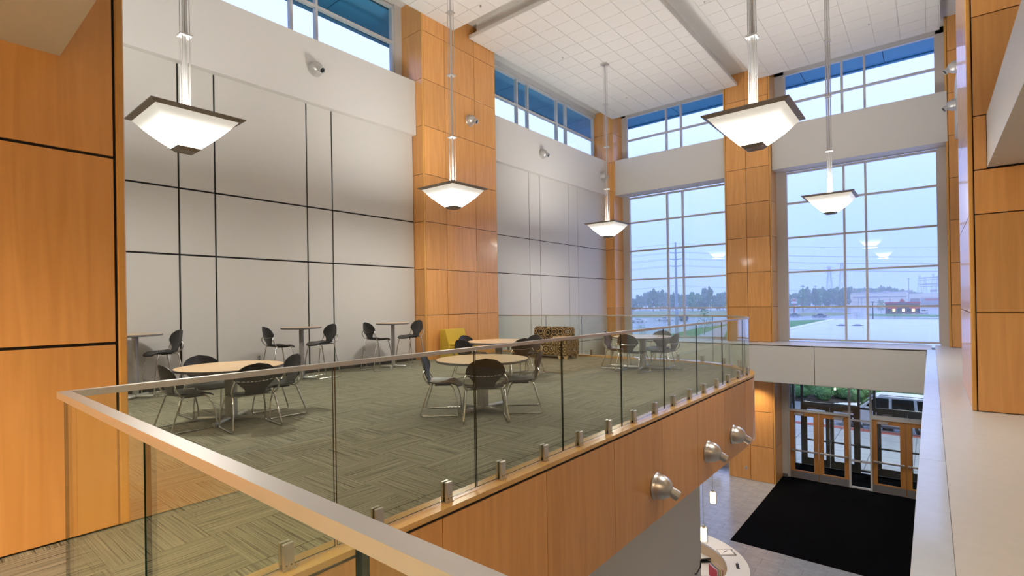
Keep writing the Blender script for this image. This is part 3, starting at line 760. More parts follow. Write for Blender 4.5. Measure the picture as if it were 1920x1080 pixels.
for k, (x, y, lb) in enumerate(PL):
    if k == 0: p0.location = (x, y, ZL); p0['label'] = lb
    else: copy_tree(p0, (x, y, ZL), None, lb)

# ================================================================== eyeball spotlights
def eyeball(p, nrm, aim, r, label, grp, mt='silver_paint', power=0.):
    nrm = Vector(nrm).normalized(); aim = Vector(aim).normalized()
    t = thing('eyeball_light', label, 'spotlight', p, group=grp)
    q = nrm.to_track_quat('Z', 'Y').to_matrix().to_4x4(); qa = aim.to_track_quat('Z', 'Y').to_matrix().to_4x4()
    b = MB(); b.lathe([(r, 0), (r*1.02, .012), (r*.94, .03), (r*.93, .05)], 28, None, q); link('flange', b.mesh('flange', mt, .6), (0, 0, 0), t)
    b = MB(); Mx = q; prof = [(r*.93*cos(a), .045+r*1.05*sin(a)) for a in [k*pi/2/9*.86 for k in range(10)]]
    b.lathe(prof, 28, None, Mx); link('dome', b.mesh('dome', mt, .7), (0, 0, 0), t)
    c0 = nrm*(r*.55+.04)
    b = MB(); Mn = Matrix.Translation(c0) @ qa
    b.lathe([(r*.34, r*.1), (r*.40, r*.75), (r*.40, r*1.05), (r*.36, r*1.05), (r*.33, r*.98)], 22, None, Mn, False, False); link('snoot', b.mesh('snoot', mt, .7), (0, 0, 0), t)
    b = MB(); b.lathe([(r*.345, r*.97), (r*.345, r*.96)], 22, None, Mn); link('lens', b.mesh('lens', 'lens_black'), (0, 0, 0), t)
    b = MB(); b.box(-.01, .01, -.01, .01, 0, .03); pv = nrm*(r*.75)+Vector((0, 0, r*.55)); link('tilt_knob', b.mesh('tilt_knob', 'lens_black'), pv, t)
    return t
for y, z, lb in ((6.14, -.83, 'brushed eyeball light on the wood fascia, nearest the white wall'), (8.06, -.84, 'brushed eyeball light in the middle of the wood fascia row'), (9.39, -.85, 'brushed eyeball light on the wood fascia nearest the entrance')):
    eyeball((XB, y, z), (1, 0, 0), (.72, .34, -.50), .165, lb, 'eyeball lights on the balcony fascia', 'satin_nickel')
for p, lb in (((-10.88, 6.24, 6.98), 'silver eyeball light on the white band above the bar tables'), ((-10.6, 11.04, 7.02), 'silver eyeball light on the tall wood column'), ((-10.88, 15.11, 6.96), 'silver eyeball light on the white band above the sofa'), ((-10.88, 19.5, 6.95), 'silver eyeball light behind the far pendant rods')):
    eyeball(p, (1, 0, 0), (.75, .15, -.5) if p[1] < 19 else (.75, .3, -.4), .17, lb, 'eyeball lights on the left wall', 'silver_paint')
for p, lb in (((.62, 17.2, 7.35), 'white eyeball light high beyond the right column'), ((.62, 18.8, 6.85), 'silver eyeball light low beyond the right column')):
    eyeball(p, (-1, 0, 0), (-.7, -.25, -.5), .17, lb, 'eyeball lights on the right wall', 'silver_paint')

# ================================================================== chairs and stools
def sm(pts, n=6):
    """Catmull-Rom through points"""
    P = [Vector(p) for p in pts]; out = []
    for i in range(len(P)-1):
        a = P[max(i-1, 0)]; b_ = P[i]; c_ = P[i+1]; d = P[min(i+2, len(P)-1)]
        for k in range(n):
            t_ = k/n; out.append(.5*((2*b_)+(-a+c_)*t_+(2*a-5*b_+4*c_-d)*t_*t_+(-a+3*b_-3*c_+d)*t_**3))
    out.append(P[-1]); return out
def seat_mesh(zs):
    n = 12; b = MB(); V = []; Fc = []
    def pt(i, j, lo):
        u = -1+2*i/n; v = -1+2*j/n
        x = u*math.sqrt(1-.36*v*v)*.225; y = v*math.sqrt(1-.36*u*u)*.228+.005
        z = zs-.018*(1-u*u)*(1-v*v*.6)+.006*u*u-(.045*max(0, v-.35)**2/.42)+.02*max(0, -v-.5)
        return (x, y, z-(.02 if lo else 0))
    for lo in (0, 1):
        for j in range(n+1):
            for i in range(n+1): V.append(pt(i, j, lo))
    K = (n+1)**2
    for j in range(n):
        for i in range(n):
            a = j*(n+1)+i; Fc.append((a, a+1, a+n+2, a+n+1)); Fc.append((K+a, K+a+n+1, K+a+n+2, K+a+1))
    per = [i for i in range(n+1)]+[j*(n+1)+n for j in range(1, n+1)]+[n*(n+1)+i for i in range(n-1, -1, -1)]+[j*(n+1) for j in range(n-1, 0, -1)]
    for a, c_ in zip(per, per[1:]+per[:1]): Fc.append((a, c_, K+c_, K+a))
    b.add(V, Fc); return b.mesh('seat', 'black_plastic', .9)
def back_pt(u, v, zs, off=0.):
    z = zs-.02+v*.40
    if v < .48:
        t_ = v/.48; hw = .115+.108*(t_**2.2)-.016*sin(pi*min(1, t_*1.6))
    else:
        t_ = (v-.48)/.52; hw = .223*math.sqrt(max(0, 1-t_**2.3))
    x = u*hw; y = -.185-.115*v-.02*sin(pi*v*.9)+.075*(x/.22)**2*(v+.1)
    return Vector((x, y+off, z))
def back_mesh(zs):
    n, L = 10, 20; b = MB(); V = []; Fc = []
    for lo in (0, 1):
        for j in range(L+1):
            v = (j/L) if j < L else .9995
            for i in range(n+1): V.append(back_pt(-1+2*i/n, v, zs, -.012*lo))
    K = (n+1)*(L+1)
    for j in range(L):
        for i in range(n):
            a = j*(n+1)+i; Fc.append((a, a+1, a+n+2, a+n+1)); Fc.append((K+a, K+a+n+1, K+a+n+2, K+a+1))
    per = [i for i in range(n+1)]+[j*(n+1)+n for j in range(1, L+1)]+[L*(n+1)+i for i in range(n-1, -1, -1)]+[j*(n+1) for j in range(L-1, 0, -1)]
    for a, c_ in zip(per, per[1:]+per[:1]): Fc.append((a, c_, K+c_, K+a))
    b.add(V, Fc); return b.mesh('backrest', 'black_plastic', .9)
def make_chair(name, cat, zs, group):
    t = thing(name, '', cat, (0, 0, 0), group=group); h = zs-.45
    link('seat', seat_mesh(zs), (0, 0, 0), t); bk = link('backrest', back_mesh(zs), (0, 0, 0), t)
    for k in range(9):      # steel bar showing through the slots of the backrest
        if k == 4: pass
        u0 = -.86+k*.2; q = [back_pt(u, .47-.05*(1-u*u), zs, -.0145) for u in (u0-.07, u0+.07)]
        b = MB(); b.tube(q, .0055, 6); link('support_bar', b.mesh('support_bar', 'chrome', .8), (0, 0, 0), bk)
    for s_ in (-1, 1):
        top = back_pt(s_*.97, .47, zs, -.01)
        b = MB()
        pts = sm([top, (s_*.238, -.245, zs+.11), (s_*.242, -.21, zs+.03), (s_*.215, -.165, zs-.025)], 5)
        b.tube(pts, .0095, 8); link('back_tube', b.mesh('back_tube', 'chrome', .9), (0, 0, 0), t)
        b = MB()
        rear = [(s_*.21, -.15, zs-.03), (s_*.215, -.175, zs-.045), (s_*.250, -.285, .045), (s_*.251, -.283, .02), (s_*.25, -.262, .0105)]
        b.tube(rear, .0105, 8); link('leg', b.mesh('leg', 'chrome', .9), (0, 0, 0), t)
        b = MB(); b.tube([(s_*.25, -.265, .0105), (s_*.25, .165, .0105)], .0105, 8); link('runner', b.mesh('runner', 'chrome', .9), (0, 0, 0), t)
        b = MB(); front = sm([(s_*.25, .16, .0105), (s_*.249, .19, .03), (s_*.235, .175, .45*(zs)+.02), (s_*.20, .115, zs-.06), (s_*.17, .06, zs-.04)], 5)
        b.tube(front, .0105, 8); link('leg', b.mesh('leg', 'chrome', .9), (0, 0, 0), t)
    b = MB(); b.tube([(-.21, -.15, zs-.034), (.21, -.15, zs-.034)], .0095, 8); link('crossbar', b.mesh('crossbar', 'chrome', .9), (0, 0, 0), t)
    for s_ in (-1, 1): piece('seat_bracket', s_*.155-.025, s_*.155+.025, -.12, .1, zs-.05, zs-.03, 'black_metal', t)
    if h > .1:
        b = MB(); b.tube([(-.238, .182, .26), (.238, .182, .26)], .0095, 8); link('footrest', b.mesh('footrest', 'chrome', .9), (0, 0, 0), t)
    S_ = Matrix.Diagonal((1.14, 1.07, 1, 1)); done = set()
    for o in list(t.children)+[c_ for q in t.children for c_ in q.children]:      # real chairs are a little broader
        if o.data.name not in done and not o.name.startswith('seat_bracket'): o.data.transform(S_); done.add(o.data.name)
    return t
chair0 = make_chair('sled_chair', 'chair', .45, 'black sled-base chairs at the round tables')
CH = [(-7.34, 2.42, 92, 'black sled-base chair at the left of the nearest round table, back towards the railing'),
    (-7.99, 2.88, 2, 'black chair behind the nearest round table, facing the viewer'),
    (-6.74, 2.89, 176, 'black chair in front of the nearest round table, back to the viewer'),
    (-7.19, 3.45, 268, 'black chair right of the nearest round table, by the near bar stools'),
    (-5.29, 4.93, 41, 'blue-sheened chair left of the middle round table, seen from its side'),
    (-4.55, 4.94, 137, 'dark chair in front of the middle round table, back to the viewer'),
    (-4.55, 5.68, 221, 'brownish chair right of the middle round table behind the glass'),
    (-7.16, 7.43, 91, 'black chair at the round table before the yellow armchair, left of it'),
    (-7.76, 8.13, 2, 'blue-sheened chair between the yellow armchair and its round table'),
    (-6.56, 8.06, 165, 'dark chair with back to the viewer at the table before the yellow armchair'),
    (-6.82, 8.72, 255, 'dark chair nearest the sofa at the table before the yellow armchair'),
    (-5.62, 10.70, 8, 'blue-grey chair left of the far round table, closest to the corner column'),
    (-5.00, 10.22, 86, 'grey chair in front of the far round table, back to the viewer'),
    (-4.90, 11.27, 272, 'grey chair behind the far round table, its top above the tabletop'),
    (-4.53, 10.70, 180, 'grey chair at the right side of the far round table')]
for k, (x, y, a, lb) in enumerate(CH):
    rz = R_(a-90)
    if k == 0: chair0.location = (x, y, 0); chair0.rotation_euler = (0, 0, rz); chair0['label'] = lb
    else: copy_tree(chair0, (x, y, 0), rz, lb)
stool0 = make_chair('bar_stool', 'stool', .76, 'black bar stools at the left wall')
ST = [(-10.66, 3.06, 274, 'black bar stool right of the leftmost bar table'), (-10.22, 5.02, 87, 'black bar stool left of the middle bar table'), (-10.18, 5.86, 271, 'black bar stool right of the middle bar table'), (-10.14, 7.33, 86, 'black bar stool left of the bar table nearest the wood column'), (-10.20, 8.30, 266, 'black bar stool right of the bar table nearest the wood column')]
for k, (x, y, a, lb) in enumerate(ST):
    rz = R_(a-90)
    if k == 0: stool0.location = (x, y, 0); stool0.rotation_euler = (0, 0, rz); stool0['label'] = lb
    else: copy_tree(stool0, (x, y, 0), rz, lb)
# ================================================================== tables
def make_table(name, r, h, colw, foot, group):
    t = thing(name, '', 'table', (0, 0, 0), group=group)
    b = MB(); b.lathe([(r-.012, h-.001), (r-.004, h-.0005), (r-.004, h)], 56); link('table_top', b.mesh('table_top', 'laminate', .5), (0, 0, 0), t)
    b = MB(); b.lathe([(r-.02, h-.034), (r-.003, h-.030), (r, h-.018), (r-.003, h-.003), (r-.006, h-.001)], 56); link('edge_band', b.mesh('edge_band', 'edge_grey', .6), (0, 0, 0), t)
    c_ = colw/2; b = MB()
    poly = [(sx*(c_-.012)+dx, sy*(c_-.012)+dy) for sx, sy, L in ((1, 1, 0), (-1, 1, 1), (-1, -1, 2), (1, -1, 3)) for dx, dy in [(.012*cos(L*pi/2+a), .012*sin(L*pi/2+a)) for a in (0, pi/4, pi/2)]]
    b.prism(poly, .05, h-.045); link('column', b.mesh('column', 'table_grey', .6), (0, 0, 0), t)
    b = MB(); b.lathe([(.16, h-.045), (.16, h-.035)], 24); link('mounting_plate', b.mesh('mounting_plate', 'black_metal', .5), (0, 0, 0), t)
    for k in range(4):
        a = k*pi/2; b = MB(); d = Vector((cos(a), sin(a), 0))
        b.tube([d*.03+Vector((0, 0, .042)), d*(foot-.01)+Vector((0, 0, .038)), d*foot+Vector((0, 0, .036))], [.027, .027, .022], 12)
        b.lathe([(.018, 0), (.018, .02)], 10, None, Matrix.Translation(d*(foot-.04)))
        link('foot', b.mesh('foot', 'silver_paint', .7), (0, 0, 0), t)
    return t
t0 = make_table('round_table', .655, .735, .12, .44, 'round cafe tables')
TB = [(-7.30, 2.90, 42, 'round maple-top table nearest the wing wall, with four black chairs'), (-4.96, 5.35, 0, 'round maple-top table in the middle right behind the glass, with three chairs'), (-7.05, 8.12, 20, 'round maple-top table between the yellow armchair and the sofa'), (-5.02, 10.72, 12, 'round table at the rounded end of the balcony before the window')]
for k, (x, y, a, lb) in enumerate(TB):
    if k == 0: t0.location = (x, y, 0); t0.rotation_euler = (0, 0, R_(a)); t0['label'] = lb
    else: copy_tree(t0, (x, y, 0), R_(a), lb)
t1 = make_table('bar_table', .40, 1.095, .075, .30, 'tall bar tables along the left wall')
for k, (x, y, a, lb) in enumerate([(-10.50, 2.64, 40, 'tall round bar table half hidden by the wing wall'), (-10.19, 5.45, 40, 'tall round bar table in the middle of the left wall'), (-10.19, 7.80, 40, 'tall round bar table beside the wood column')]):
    if k == 0: t1.location = (x, y, 0); t1.rotation_euler = (0, 0, R_(a)); t1['label'] = lb
    else: copy_tree(t1, (x, y, 0), R_(a), lb)

# ================================================================== soft seating
def cushion(x0, x1, y0, y1, z0, z1, c, mt, name, parent, shear=0.):
    b = MB(); b.bbox(x0, x1, y0, y1, z0, z1, c); me = None
    if shear: b.v = [(p[0], p[1]+shear*(p[2]-z0), p[2]) for p in b.v]
    o = link(name, b.mesh(name, mt), (0, 0, 0), parent)
    md = o.modifiers.new('round', 'BEVEL'); md.width = c*.6; md.segments = 2; md.limit_method = 'ANGLE'
    return o
SF = thing('patterned_sofa', 'brown ring-patterned loveseat with a wooden arm tablet by the back railing', 'sofa', (-8.28, 11.82, 0))
cushion(-.70, .70, -.36, .30, .09, .36, .02, 'ring_fabric', 'base', SF)
for a, c_, nm in ((-.70, -.02, 0), (-.01, .56, 1)):
    cushion(a, c_, -.37, .12, .36, .46, .035, 'ring_fabric', 'seat_cushion', SF)
for a, c_ in ((-.72, -.15), (-.14, .60)):
    cushion(a, c_, .04, .30, .40, .85, .06, 'ring_fabric', 'back_cushion', SF, .12)
cushion(.56, .72, -.37, .30, .09, .57, .02, 'ring_fabric', 'arm', SF)
b = MB(); b.bbox(.30, .745, -.39, .20, .572, .597, .008); link('arm_tablet', b.mesh('arm_tablet', 'laminate'), (0, 0, 0), SF)
for x in (-.62, .48, .66):
    for y in (-.30, .24):
        b = MB(); b.add([(x-.03, y-.03, 0), (x+.03, y-.03, 0), (x+.03, y+.03, 0), (x-.03, y+.03, 0), (x-.045, y-.045, .09), (x+.045, y-.045, .09), (x+.045, y+.045, .09), (x-.045, y+.045, .09)], [(3, 2, 1, 0), (4, 5, 6, 7), (0, 1, 5, 4), (1, 2, 6, 5), (2, 3, 7, 6), (3, 0, 4, 7)])
        link('foot', b.mesh('foot', 'laminate'), (0, 0, 0), SF)
YC = thing('yellow_armchair', 'mustard yellow upholstered lounge chair against the wood column', 'armchair', (-10.1, 9.98, 0))
cushion(-.36, .36, -.36, .36, .08, .40, .02, 'yellow_fabric', 'base', YC)
b = MB(); poly = [(-.40, .05), (.0, .05), (-.02, .44), (-.16, .845), (-.36, .845), (-.40, .80)]
Mx = Matrix(((1, 0, 0, 0), (0, 0, 1, 0), (0, 1, 0, 0), (0, 0, 0, 1)))
b.prism(poly, -.37, .37, None, Mx); o = link('backrest', b.mesh('backrest', 'yellow_fabric'), (0, 0, 0), YC)
md = o.modifiers.new('round', 'BEVEL'); md.width = .025; md.segments = 2
cushion(-.1, .38, -.35, .35, .40, .48, .03, 'yellow_fabric', 'seat_cushion', YC)
for x in (-.3, .3):
    for y in (-.3, .3): piece('foot', x-.03, x+.03, y-.03, y+.03, 0, .08, 'laminate', YC)

# ---- outlets
def outlet(p, face, label):
    t = thing('wall_outlet', label, 'outlet', p)
    b = MB()
    if face == '+x': b.bbox(0, .008, -.04, .04, -.06, .06, .002); link('plate', b.mesh('plate', 'silver_paint'), (0, 0, 0), t); sl = [(.008, .010, -.016, .016, z-.018, z+.018) for z in (-.025, .025)]
    else: b.bbox(-.04, .04, -.008, 0, -.06, .06, .002); link('plate', b.mesh('plate', 'silver_paint'), (0, 0, 0), t); sl = [(-.016, .016, -.010, -.008, z-.018, z+.018) for z in (-.025, .025)]
    for a in sl: piece('socket', *a, 'edge_grey', t)
    return t
outlet((XW, 4.95, .45), '+x', 'small grey outlet on the left wall left of the middle bar stool')
ow = outlet((XW, 7.55, .45), '+x', 'small white outlet on the left wall behind the bar stool near the column')
outlet((-5.36, YF, -4.67), '-y', 'grey outlet on the wood column foot in the lobby')
b = MB(); b.tube(sm([(.02, 0, -.05), (.06, -.05, -.25), (.1, 0, -.43)], 5), .006, 6); link('plug_cord', b.mesh('plug_cord', 'white_plastic', .8), (0, 0, 0), ow)

# ================================================================== reception desk
DC = (-4.5, 10.5)
DK = thing('reception_desk', 'curved reception desk with white counter and maple inner face', 'desk', (DC[0], DC[1], ZG))
def ringpart(name, r0, r1, z0, z1, a0, a1, mt, parent, n=40):
    pts = [(cos(a0+(a1-a0)*k/n), sin(a0+(a1-a0)*k/n)) for k in range(n+1)]; V = []; Fc = []
    for c_, s_ in pts: V += [(c_*r0, s_*r0, z0), (c_*r1, s_*r1, z0), (c_*r1, s_*r1, z1), (c_*r0, s_*r0, z1)]
    for k in range(n):
        for j in range(4): Fc.append((k*4+j, k*4+(j+1) % 4, (k+1)*4+(j+1) % 4, (k+1)*4+j))
    Fc += [(3, 2, 1, 0), tuple(n*4+j for j in range(4))]
    b = MB(); b.add(V, Fc); return link(name, b.mesh(name, mt, .5), (0, 0, 0), parent)
A0, A1 = R_(-40), R_(135)
ringpart('counter', 1.24, 1.67, 1.055, 1.09, A0, A1, 'white_top', DK)
ringpart('inner_panel', 1.25, 1.28, .73, 1.055, A0, A1, 'laminate', DK)
ringpart('outer_panel', 1.58, 1.61, 0, 1.055, A0, A1, 'maple', DK)
ringpart('work_surface', .60, 1.25, .70, .735, A0, A1, 'white_top', DK)
for a in (A0+.02, A1-.02):
    b = MB(); b.add([(cos(a)*r, sin(a)*r, z) for r in (.62, 1.6) for z in (0, .70)]+[(cos(a+.03)*r, sin(a+.03)*r, z) for r in (.62, 1.6) for z in (0, .70)], [(0, 1, 3, 2), (4, 6, 7, 5), (0, 2, 6, 4), (1, 5, 7, 3), (0, 4, 5, 1), (2, 3, 7, 6)]); link('end_panel', b.mesh('end_panel', 'maple'), (0, 0, 0), DK)
ZCt = ZG+1.09; ZWs = ZG+.735
def rbox(name, label, cat, p, dims, rz, mt, group=None, c=.0):
    b = MB(); a = dims
    if c: b.bbox(-a[0]/2, a[0]/2, -a[1]/2, a[1]/2, 0, a[2], c)
    else: b.box(-a[0]/2, a[0]/2, -a[1]/2, a[1]/2, 0, a[2])
    o = link(name, b.mesh(name, mt), p); o.rotation_euler = (0, 0, rz); return tag(o, label, cat, group)
p = pix(1362, 1036, 2, ZCt)
cb = thing('clipboard', 'clipboard with white sheet lying on the white counter', 'clipboard', (p.x, p.y, ZCt), R_(-52))
piece('board', -.13, .13, -.17, .17, 0, .005, 'bark', cb); piece('paper_sheet', -.115, .115, -.165, .14, .005, .008, 'paper', cb); piece('clip', -.05, .05, .13, .165, .005, .02, 'steel', cb)
b = MB(); b.tube([(0, -.07, 0), (0, .07, 0)], .005, 8); o = link('pen', b.mesh('pen', 'black_metal', .8), (*pix(1360, 1034, 2, ZCt+.014)[:2], ZCt+.014)); o.rotation_euler = (0, 0, R_(-15)); tag(o, 'dark pen lying on the clipboard', 'pen')
p = pix(1383, 1062, 2, ZCt)
cbl = thing('card_holder', 'black card holder standing on the counter edge', 'card holder', (p.x, p.y, ZCt), R_(-68))
piece('base', -.10, .10, -.03, .03, 0, .012, 'black_metal', cbl); piece('back_plate', -.10, .10, .0, .006, .012, .05, 'black_metal', cbl)
fc = ['folder_red', 'paper', 'folder_purple', 'paper', 'folder_lime', 'folder_cream', 'paper', 'folder_pink', 'folder_cream']
fl = ['red folder', 'white folder beside the red one', 'purple folder', 'white folder beside the lime one', 'lime green folder', 'cream folder beside the lime one', 'white folder nearer the counter', 'pink folder', 'cream folder nearest the counter']
pa = pix(1347, 1072, 2, ZWs+.15); pb = pix(1367, 1072, 2, ZWs+.15)
dv = Vector((pb.x-pa.x, pb.y-pa.y, 0)); ang = math.atan2(dv.y, dv.x)
for k in range(9):
    q = pa+dv*(k/8.)*.62+Vector((-.10, -.05, 0))
    o = rbox('file_folder', fl[k]+' in the upright row on the desk', 'folder', (q.x, q.y, ZWs+.001), (.008, .30, .23+.015*(k % 3)), ang+R_(12), fc[k], 'upright folders on the reception desk')
# paper tray
p = pix(1322, 1043, 2, ZWs+.08)
tr = thing('letter_tray', 'black wire letter tray with paper on the reception desk', 'tray', (p.x, p.y, ZWs), R_(-45))
for z in (.01, .07):
    piece('tray_base', -.13, .13, -.17, .17, z, z+.006, 'black_metal', tr)
    for a in ((-.13, -.122, -.17, .17), (.122, .13, -.17, .17), (-.122, .122, .162, .17), (-.122, .122, -.17, -.162)): piece('tray_side', *a, z+.006, z+.022, 'black_metal', tr)
for x in (-.126, .126):
    for y in (-.166, .166): piece('tray_post', x-.005, x+.005, y-.005, y+.005, 0, .1, 'black_metal', tr)
pp = piece('paper_stack', -.11, .11, -.15, .15, .077, .10, 'paper', tr)
p = pix(1325, 1075, 2, ZWs); rbox('paper_sheet', 'white paper sheets spread on the reception desk', 'paper', (p.x, p.y, ZWs), (.30, .22, .004), R_(20), 'paper')
p = pix(1315, 1080, 2, ZWs); rbox('notebook', 'pink notebook at the edge of the reception desk', 'notebook', (p.x-.05, p.y-.12, ZWs), (.18, .24, .01), R_(30), 'folder_pink')
# black wall hook at the end of the white wall
b = MB(); b.tube([(-3.19, 9.0, -3.06), (-3.15, 8.86, -3.1), (-3.15, 8.66, -3.14), (-3.15, 8.60, -3.11)], .010, 8)
tag(link('coat_hook', b.mesh('coat_hook', 'black_metal', .8)), 'thin black hook at the edge of the white wall', 'hook')
# glass pendants over the desk
def small_pendant(x, y, label):
    t = thing('glass_pendant', label, 'pendant light', (x, y, -2.95), group='glowing glass pendants over the reception desk')
    b = MB(); b.lathe([(.075, -.145), (.078, -.14), (.078, .145), (.0755, .145), (.0755, -.14)], 24, None, None, False, False); link('glass_shade', b.mesh('glass_shade', 'lamp_glass', .5), (0, 0, 0), t)
    b = MB(); b.lathe([(.055, -.105), (.06, -.09), (.06, .12), (.04, .135)], 20); link('inner_diffuser', b.mesh('inner_diffuser', 'glow_glass', .6), (0, 0, 0), t)
    b = MB(); b.lathe([(.03, .135), (.03, .19), (.008, .20)], 12); link('socket', b.mesh('socket', 'steel', .6), (0, 0, 0), t)
    b = MB(); b.tube([(0, 0, .19), (0, 0, 1.675)], .004, 6); link('cord', b.mesh('cord', 'steel', .8), (0, 0, 0), t)
    b = MB(); b.lathe([(.06, 1.655), (.06, 1.675)], 16); link('canopy', b.mesh('canopy', 'steel', .6), (0, 0, 0), t)
    lamp('pendant_lamp', 'POINT', (0, 0, -.16), 12, (1, .78, .5), .05, None, t)
small_pendant(-3.87, 11.75, 'glowing glass cylinder pendant nearer the entrance mat')
small_pendant(-3.41, 9.79, 'glowing glass cylinder pendant over the desk, against the white wall edge')
# swivel chair base glimpsed in the lobby
SW = thing('lobby_chair', 'lounge chair with round metal foot glimpsed under the balcony', 'chair', (-6.72, 20.3, ZG))
b = MB(); b.lathe([(.26, 0), (.26, .012), (.2, .02), (.03, .03), (.03, .38)], 24); link('pedestal', b.mesh('pedestal', 'steel', .5), (0, 0, 0), SW)
cushion(-.3, .3, -.3, .3, .38, .50, .05, 'edge_grey', 'seat', SW); cushion(-.3, .3, .2, .32, .5, .85, .05, 'edge_grey', 'backrest', SW)
# EXT
# ================================================================== outdoors
ZS = -5.3
b = MB(); b.add([(-900, 23.4, 0), (500, 23.4, 0), (500, 1200, 0), (-900, 1200, 0), (-900, 23.4, -.3), (500, 23.4, -.3), (500, 1200, -.3), (-900, 1200, -.3)], [(0, 1, 2, 3), (7, 6, 5, 4), (0, 4, 5, 1), (1, 5, 6, 2), (2, 6, 7, 3), (3, 7, 4, 0)])
tag(link('ground_asphalt', b.mesh('ground_asphalt', 'asphalt'), (0, 0, ZS)), 'wet grey asphalt of drive, street and parking outside', 'ground', kind='structure')
b = MB(); b.box(-60, -11.7, -60, 23.4, ZS-.3, ZS, 'grass'); tag(link('lawn_side', b.mesh('lawn_side')), 'lawn beside the building', 'lawn', kind='structure')
WK = struct('ground_walk', -9, 8, 23.28, 31.3, ZS-.1, -5.13, 'lobby_grout', 'concrete entrance walk outside the doors', 'pavement')
for ix in range(7):
    for iy in range(5):
        x = -6.6+ix*1.5; y = 23.3+iy*1.48; piece('paving_slab', x+.012, x+1.488, y+.012, min(y+1.468, 30.7), -5.13, -5.11, 'concrete', WK, .006)
for ix in range(12):
    x = -6.5+ix*.76; o = piece('tactile_slab', x+.005, x+.755, 30.72, 31.28, -5.13, -5.105, 'tactile_red', WK, .004)
piece('kerb_stone', -9, 8, 31.3, 31.45, ZS, -5.12, 'kerb', WK)
def ground_poly(name, label, px, mt, h, cat='lawn'):
    b = MB(); P = [pix(u, v, 2, ZS) for u, v in px]; b.prism([(p.x, p.y) for p in P], ZS-.02, ZS+h)
    return tag(link(name, b.mesh(name, mt)), label, cat, kind='structure')
ground_poly('lawn_near', 'green lawn outside the tall left window', [(1150, 690), (1255, 640), (1255, 627), (1300, 617), (1420, 600), (1460, 599), (1460, 690)], 'grass', .03)
ground_poly('walkway', 'pale concrete walkway crossing the lawn', [(1290, 645), (1308, 630), (1340, 617), (1378, 606), (1390, 606), (1364, 617), (1352, 645)], 'concrete', .05, 'path')
ground_poly('lawn_far_left', 'grass verge beyond the wet street at left', [(1150, 596), (1150, 583.5), (1440, 582), (1440, 594)], 'grass_dry', .04)
ground_poly('lawn_middle', 'bright green lawn beside the canopy roof', [(1470, 640), (1470, 601.5), (1556, 599), (1570, 598.6), (1570, 612)], 'grass', .03)
ground_poly('verge_strip', 'dry grass strip between street and parking lot', [(1470, 593), (1470, 587), (1575, 586), (1601, 588), (1575, 591.6)], 'grass_dry', .04)
ground_poly('verge_restaurant', 'green strip in front of the red-awning restaurant', [(1625, 592.5), (1625, 588.5), (1800, 590.5), (1800, 594.5)], 'grass', .04)
ground_poly('verge_roof', 'thin green strip just above the canopy roof edge', [(1570, 600.5), (1570, 598), (1800, 597.2), (1800, 601)], 'grass', .04)
# porte-cochere roof over the drive
RF = struct('canopy_roof', -6.1, 9.0, 21.1, 47.3, -.95, -.14, 'roof_edge', 'flat white canopy roof over the drive', 'roof')
piece('roof_membrane', -5.75, 8.7, 21.1, 46.9, -.14, -.10, 'roof_membrane', RF)
piece('roof_upstand', -6.15, -5.75, 21.1, 47.35, -.14, -.045, 'roof_edge', RF, .02); piece('roof_upstand', -5.75, 9.0, 46.9, 47.35, -.14, -.045, 'roof_edge', RF, .02)
for u, k in ((1578, 'left'), (1608, 'right')):
    p = pix(u, 610.5, 2, -.1); t = thing('roof_drain', '%s one of the two dark domed drains on the canopy roof' % k, 'drain', (p.x, p.y, -.10))
    b = MB(); b.lathe([(.20, 0), (.20, .03), (.17, .06), (.1, .10), (.03, .11)], 16); link('dome', b.mesh('dome', 'galv', .6), (0, 0, 0), t)
    b = MB(); b.lathe([(.30, 0), (.30, .012), (.2, .016)], 20); link('clamp_ring', b.mesh('clamp_ring', 'edge_grey', .5), (0, 0, 0), t)
def pillar(x, y, label):
    t = thing('stone_pillar', label, 'pillar', (x, y, ZS), kind='structure'); z = 0; k = 0
    while z < 4.3:
        h = min(.4, 4.35-z)
        for a in (-.45, .005): piece('stone_block', a+.004, a+.441, -.45+.0, .45, z+.004, z+h-.004, 'roof_edge' if 0 else 'kerb', t, .006)
        z += .4; k += 1
pillar(-5.0, 43.6, 'pale stone block pillar standing in the hedge outside'); pillar(3.5, 43.6, 'pale stone pillar carrying the canopy, right side'); pillar(-7.2+1.4, 27.0, 'pale stone pillar carrying the canopy by the walk') if 0 else None
for k, (x, y) in enumerate(((-4.2, 26), (-.5, 26), (-4.2, 33.5), (-.5, 33.5), (-4.2, 39.5), (-.5, 39.5), (-6.0+.4, 43), (1.5, 41))):  # added lamps that keep the car and hedge from going dark
    downlight((x, y, -.951), 'downlight added under the canopy roof to light the car', 420, r=.12, col=(.86, .93, 1), spot=2.6)
